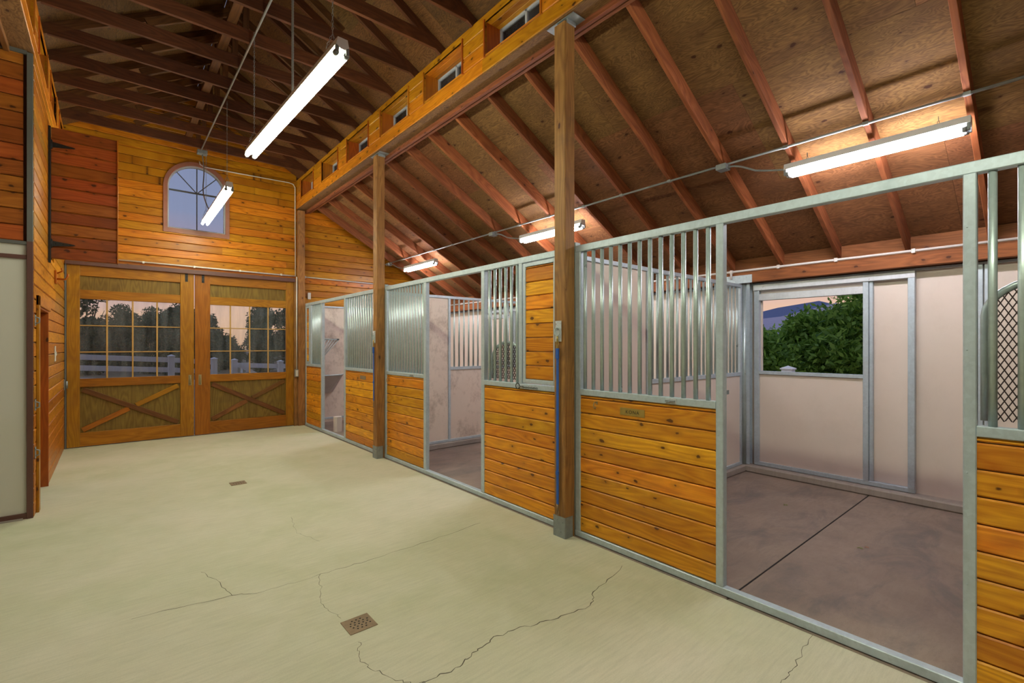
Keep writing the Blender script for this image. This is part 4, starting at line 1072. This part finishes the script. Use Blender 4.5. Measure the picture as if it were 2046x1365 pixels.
# gate wall conduits
def f_gc(mb):
    mb.path([(1.19, 9.87, 4.78), (1.20, 9.87, 4.73), (1.26, 9.87, 4.70), (2.66, 9.87, 4.735), (2.735, 9.87, 4.72), (2.77, 9.87, 4.66), (2.775, 9.87, 2.93)], .009, 8)
tag(one('wall_conduit', 'pvc', f_gc), 'thin conduit on the gate wall running right from the arched window and down', 'conduit')
tag(one('wall_conduit', 'pvc', lambda mb: (mb.path([(.10, 9.868, 2.935), (2.78, 9.868, 2.925)], .013, 8), [mb.box(x, x+.03, 9.85, 9.885, 2.912, 2.948) for x in (.4, 1.1, 1.8, 2.5)])), 'cream conduit on the gate wall just above the double gate', 'conduit')
tag(one('wall_conduit', 'pvc', lambda mb: (mb.path([(2.93, 9.868, 2.925), (5.2, 9.868, 2.90)], .012, 8), mb.box(2.93, 2.97, 9.85, 9.885, 2.90, 2.945))), 'cream conduit crossing the plank wall over the farthest stall', 'conduit')
tag(one('wall_conduit', 'pvc', lambda mb: mb.path([(2.775, 9.78, 2.90), (2.775, 9.78, 1.10)], .011, 8)), 'vertical conduit beside the gate, down to the outlet box', 'conduit')
ob = thing('outlet_box', (2.775, 9.77, .95), 'grey outlet box on the post right of the double gate', 'outlet')
one('box_body', 'paint', lambda mb: mb.box(2.735, 2.80, 9.74, 9.795, .955, 1.10, ch=.004), parent=ob); one('cover_plate', 'plastic', lambda mb: mb.box(2.745, 2.79, 9.734, 9.739, .97, 1.085, ch=.001), parent=ob)
tag(one('switch_plate', 'plastic', lambda mb: mb.box(3.01, 3.07, 9.872, 9.881, 2.49, 2.62, ch=.002)), 'white plate on the plank wall above the farthest stall front corner', 'switch')

# ------------------------------------------------------------------ floor drains, leaves
def drain(cx, cy, rot, lab):
    t = thing('floor_drain', (cx, cy, 0), lab, 'drain')
    c, s_ = math.cos(rot), math.sin(rot)
    R = lambda x, y: (cx+x*c-y*s_, cy+x*s_+y*c)
    mb = MB(); mb.prism([(-.078, -.075), (.078, -.075), (.078, .075), (-.078, .075)], V(cx, cy, .0008), V(c, s_, 0), V(-s_, c, 0), V(0,0,1), 0, .003); mb.build('grate', 'drain', t)
    mb = MB()
    for i in range(-2, 3):
        for j in range(-2, 3):
            if abs(i)+abs(j) > 3: continue
            x, y = R(i*.024+(j % 2)*.008, j*.022); mb.cyl((x, y, .0039), (x, y, .0044), .0052, 10)
    mb.build('hole', 'hole', t, ); t.children[-1]['kind'] = 'stuff'
drain(1.07, 2.60, 0.0, 'square rusty floor drain nearest the camera')
drain(1.11, 6.14, 0.0, 'square rusty floor drain in the far half of the aisle')
def leaf(x, y, mat, lab, sc=1.0):
    def f(mb):
        for k in range(3):
            a = k*2.1+x; dx, dy = math.cos(a)*.018*sc, math.sin(a)*.018*sc
            mb.quad((x, y, .004), (x+dx*.6-dy*.4, y+dy*.6+dx*.4, .012), (x+dx*1.3, y+dy*1.3, .004), (x+dx*.6+dy*.4, y+dy*.6-dx*.4, .009))
    tag(one('fallen_leaf', mat, f), lab, 'leaf')
leaf(5.05, 1.83, 'leafdry', 'crumpled green leaf on the stall floor near the saw-cut joint', 1.1)
leaf(4.42, 1.07, 'leafdry', 'greenish fallen leaf on the stall floor, left of the brown one', 1.0)
leaf(4.47, 1.04, 'leafred', 'brown fallen leaf on the stall floor beside a greenish one', .8)

# ------------------------------------------------------------------ outside: fences, trees, hills
def fence_post(mb, x, y, z0, z1, w=.127):
    mb.box(x-w/2, x+w/2, y-w/2, y+w/2, z0, z1, ch=.004)
    b = len(mb.v); q = w/2+.012
    mb.box(x-q, x+q, y-q, y+q, z1, z1+.015, ax='z', ch=0)
    for dx, dy in ((-1,-1),(1,-1),(1,1),(-1,1)): mb.v.append(V(x+dx*q, y+dy*q, z1+.015))
    mb.v.append(V(x, y, z1+.05)); b = len(mb.v)-5
    for i in range(4): mb.f.append((b+i, b+(i+1) % 4, b+4)); mb.uv.append([(0,0)]*3); mb.r.append(.5); mb.sm.append(False)
def fence(pts, lab, h=1.25, rails=(1.14, .78, .42), rw=.14, w=.127):
    t = thing('rail_fence', (pts[0][0], pts[0][1], pts[0][2]), lab, 'fence')
    for x, y, z in pts:
        mb = MB(); fence_post(mb, x, y, z-.15, z+h, w); mb.build('fence_post', 'fence', t)
    for (a, b) in zip(pts[:-1], pts[1:]):
        for r in rails:
            mb = MB(); mb.beam((a[0], a[1], a[2]+r-rw/2), (b[0], b[1], b[2]+r-rw/2), .04, rw); mb.build('rail', 'fence', t)
fence([(-3.6, 14, .33), (-1.25, 14, .20), (1.12, 14, .06), (2.0, 14, -.02)], 'white rail fence seen through the left gate window', h=1.24, rails=(1.215, .975, .70), rw=.115)
fence([(2.45, 14, -.07), (3.55, 14, -.13), (5.8, 14, -.22)], 'white rail fence section and gate posts seen through the right gate window', h=1.25, rails=(1.19, .93, .6), rw=.12)
gg = thing('pasture_gate', (3.0, 14, 0), 'diagonal braced white pasture gate seen through the right gate window', 'gate')
one('gate_brace', 'fence', lambda mb: mb.beam((2.5, 13.85, 1.08), (3.5, 13.85, .45), .03, .09), parent=gg)
arcp = []
for k in range(9):
    u = k/8; x = 5.6+3.6*u; y = 30+1.0*math.sin(u*3); arcp.append((x, y, -.78+.55*math.sin(min(1, u*1.7)*math.pi/2)))
fence(arcp, 'distant curving white rail fence on the rise seen through the right gate window', h=1.15, rails=(1.10, .75), rw=.10, w=.10)
fence([(6.86, 4.6, -.02), (6.86, 2.45, -.02), (9.05, 2.68, -.19), (11.4, 2.9, -.30)], 'white rail fence just outside the open stall window', h=1.27, rails=(1.20, .8, .4), rw=.14)

def tree(x, y, z, h, rx, rz, nleaf, size, mat, lab, cat='tree', nb=26, base=.25, name='tree', seed=0):
    rg = np.random.RandomState(seed+11)
    t = thing(name, (x, y, z), lab, cat, 'trees outside')
    mb = MB()
    mb.cyl((x, y, z-.1), (x+.1, y, z+h*.55), .05*h/3+.04, 8, r1=.03*h/3+.02)
    for k in range(6):
        a = rg.rand()*6.28; mb.cyl((x+.05, y, z+h*(.25+.05*k)), (x+rx*.6*math.cos(a), y+rx*.6*math.sin(a), z+h*(.5+.06*k)), .03*h/3, 6, r1=.01)
    mb.build('trunk', 'bark', t)
    # leaf clusters
    C = []
    for k in range(nb):
        u = rg.rand(); a = rg.rand()*6.283; zz = base+(1-base)*rg.rand(); prof = math.sin(min(1, max(.06, (zz-base)/(1-base)))*math.pi*.92+.15)
        C.append((x+rx*prof*math.sqrt(u)*math.cos(a), y+rx*prof*math.sqrt(u)*math.sin(a), z+h*zz, rz*(.55+.6*rg.rand())))
    C = np.array(C); idx = rg.randint(0, nb, nleaf)
    d = rg.normal(size=(nleaf, 3)); d /= np.linalg.norm(d, axis=1)[:, None]
    rad = C[idx, 3]*(rg.rand(nleaf)**.4)
    p = C[idx, :3]+d*rad[:, None]*np.array([1, 1, .75])
    n1 = rg.normal(size=(nleaf, 3)); n1 /= np.linalg.norm(n1, axis=1)[:, None]
    n2 = np.cross(n1, rg.normal(size=(nleaf, 3))); n2 /= np.linalg.norm(n2, axis=1)[:, None]
    s_ = size*(.6+.8*rg.rand(nleaf))[:, None]
    v = np.stack([p-n1*s_, p+n2*s_*.38, p+n1*s_, p-n2*s_*.38], 1).reshape(-1, 3)-np.array([x, y, z])
    me = bpy.data.meshes.new('foliage'); me.vertices.add(nleaf*4); me.vertices.foreach_set('co', v.ravel())
    me.loops.add(nleaf*4); me.loops.foreach_set('vertex_index', np.arange(nleaf*4))
    me.polygons.add(nleaf); me.polygons.foreach_set('loop_start', np.arange(nleaf)*4); me.polygons.foreach_set('loop_total', np.full(nleaf, 4))
    me.update(); at = me.attributes.new('rnd', 'FLOAT', 'FACE'); at.data.foreach_set('value', rg.rand(nleaf).astype('f')*.8+.2*rg.rand())
    me.materials.append(M[mat]); me.validate()
    o = bpy.data.objects.new('foliage', me); COL.objects.link(o); o.parent = t
shr = [(9.0, 3.75, 1.85, .75, .36, 12000, 'low leafy green shrub at the left side of the open stall window'),
       (9.3, 3.0, 2.10, .7, .40, 14000, 'leafy green tree in the middle of the open stall window'),
       (9.4, 2.1, 2.9, .85, .48, 18000, 'tallest leafy green tree at the right side of the open stall window'),
       (12.6, 4.3, 2.1, 1.2, .5, 12000, 'green tree standing farther back at the left of the open stall window'),
       (13.0, 2.8, 3.0, 1.3, .6, 12000, 'green tree standing farther back at the right of the open stall window')]
for k, (x, y, h, r, rz_, nl, lab) in enumerate(shr): tree(x, y, -.1, h, r, rz_, nl, .06, 'leafG', lab, nb=55, base=.05, seed=k+1)
far = [(-.75, 30, 4.9, .9, 'tall dark tree at the far left of the left gate window'), (.55, 33, 3.5, 1.0, 'rounded dark tree seen left of centre in the left gate window'), (1.75, 30, 3.3, .9, 'dark tree right of centre in the left gate window'),
       (2.75, 29, 3.5, .6, 'dark tree at the right side of the left gate window'), (4.05, 31, 3.1, .6, 'small dark tree at the left side of the right gate window'), (5.3, 33, 1.9, .8, 'lowest dark tree in the middle of the right gate window'),
       (6.75, 30, 3.7, .8, 'tall dark tree right of centre in the right gate window'), (8.3, 30, 4.1, .9, 'tall dark tree at the right side of the right gate window')]
for k, (x, y, h, r, lab) in enumerate(far):
    tree(x, y, -.1+.02*(y-15)-.3, h, r, .62, 9000, .10, 'leafD', lab, nb=34, base=.08, seed=20+k)
# hedge of trees closing the horizon
for k in range(7):
    tree(-9+k*4.9, 42+2*math.sin(k*2), .3, 1.2+.3*math.sin(k*3), 2.2, .6, 4000, .17, 'leafD', '%s tree of the dark row on the horizon beyond the gate, counted from the left' % ORD[k], nb=34, base=.02, seed=40+k)
def hill(name, mat, x, y0, y1, hs, lab):
    def f(mb):
        n_ = len(hs)
        for i in range(n_-1):
            ya = y0+(y1-y0)*i/(n_-1); yb = y0+(y1-y0)*(i+1)/(n_-1)
            mb.quad((x, ya, -2), (x, yb, -2), (x+12, yb, hs[i+1]), (x+12, ya, hs[i]))
            mb.quad((x+12, ya, hs[i]), (x+12, yb, hs[i+1]), (x+26, yb, -2), (x+26, ya, -2))
    tag(one(name, mat, f), lab, 'hill', kind=None)
hill('distant_hill', 'hill', 70, -10, 60, [3, 4, 5, 6.0, 7, 6.4, 8.3, 7.6, 6.4, 5.6, 5, 4, 3], 'blue hazy hill far outside the open stall window')
hill('distant_hill', 'hill2', 42, -5, 45, [1, 2, 3, 4.0, 5.7, 4.6, 4.2, 3.6, 3.2, 3, 2], 'pale pinkish hill in front of the blue one outside the stall window')
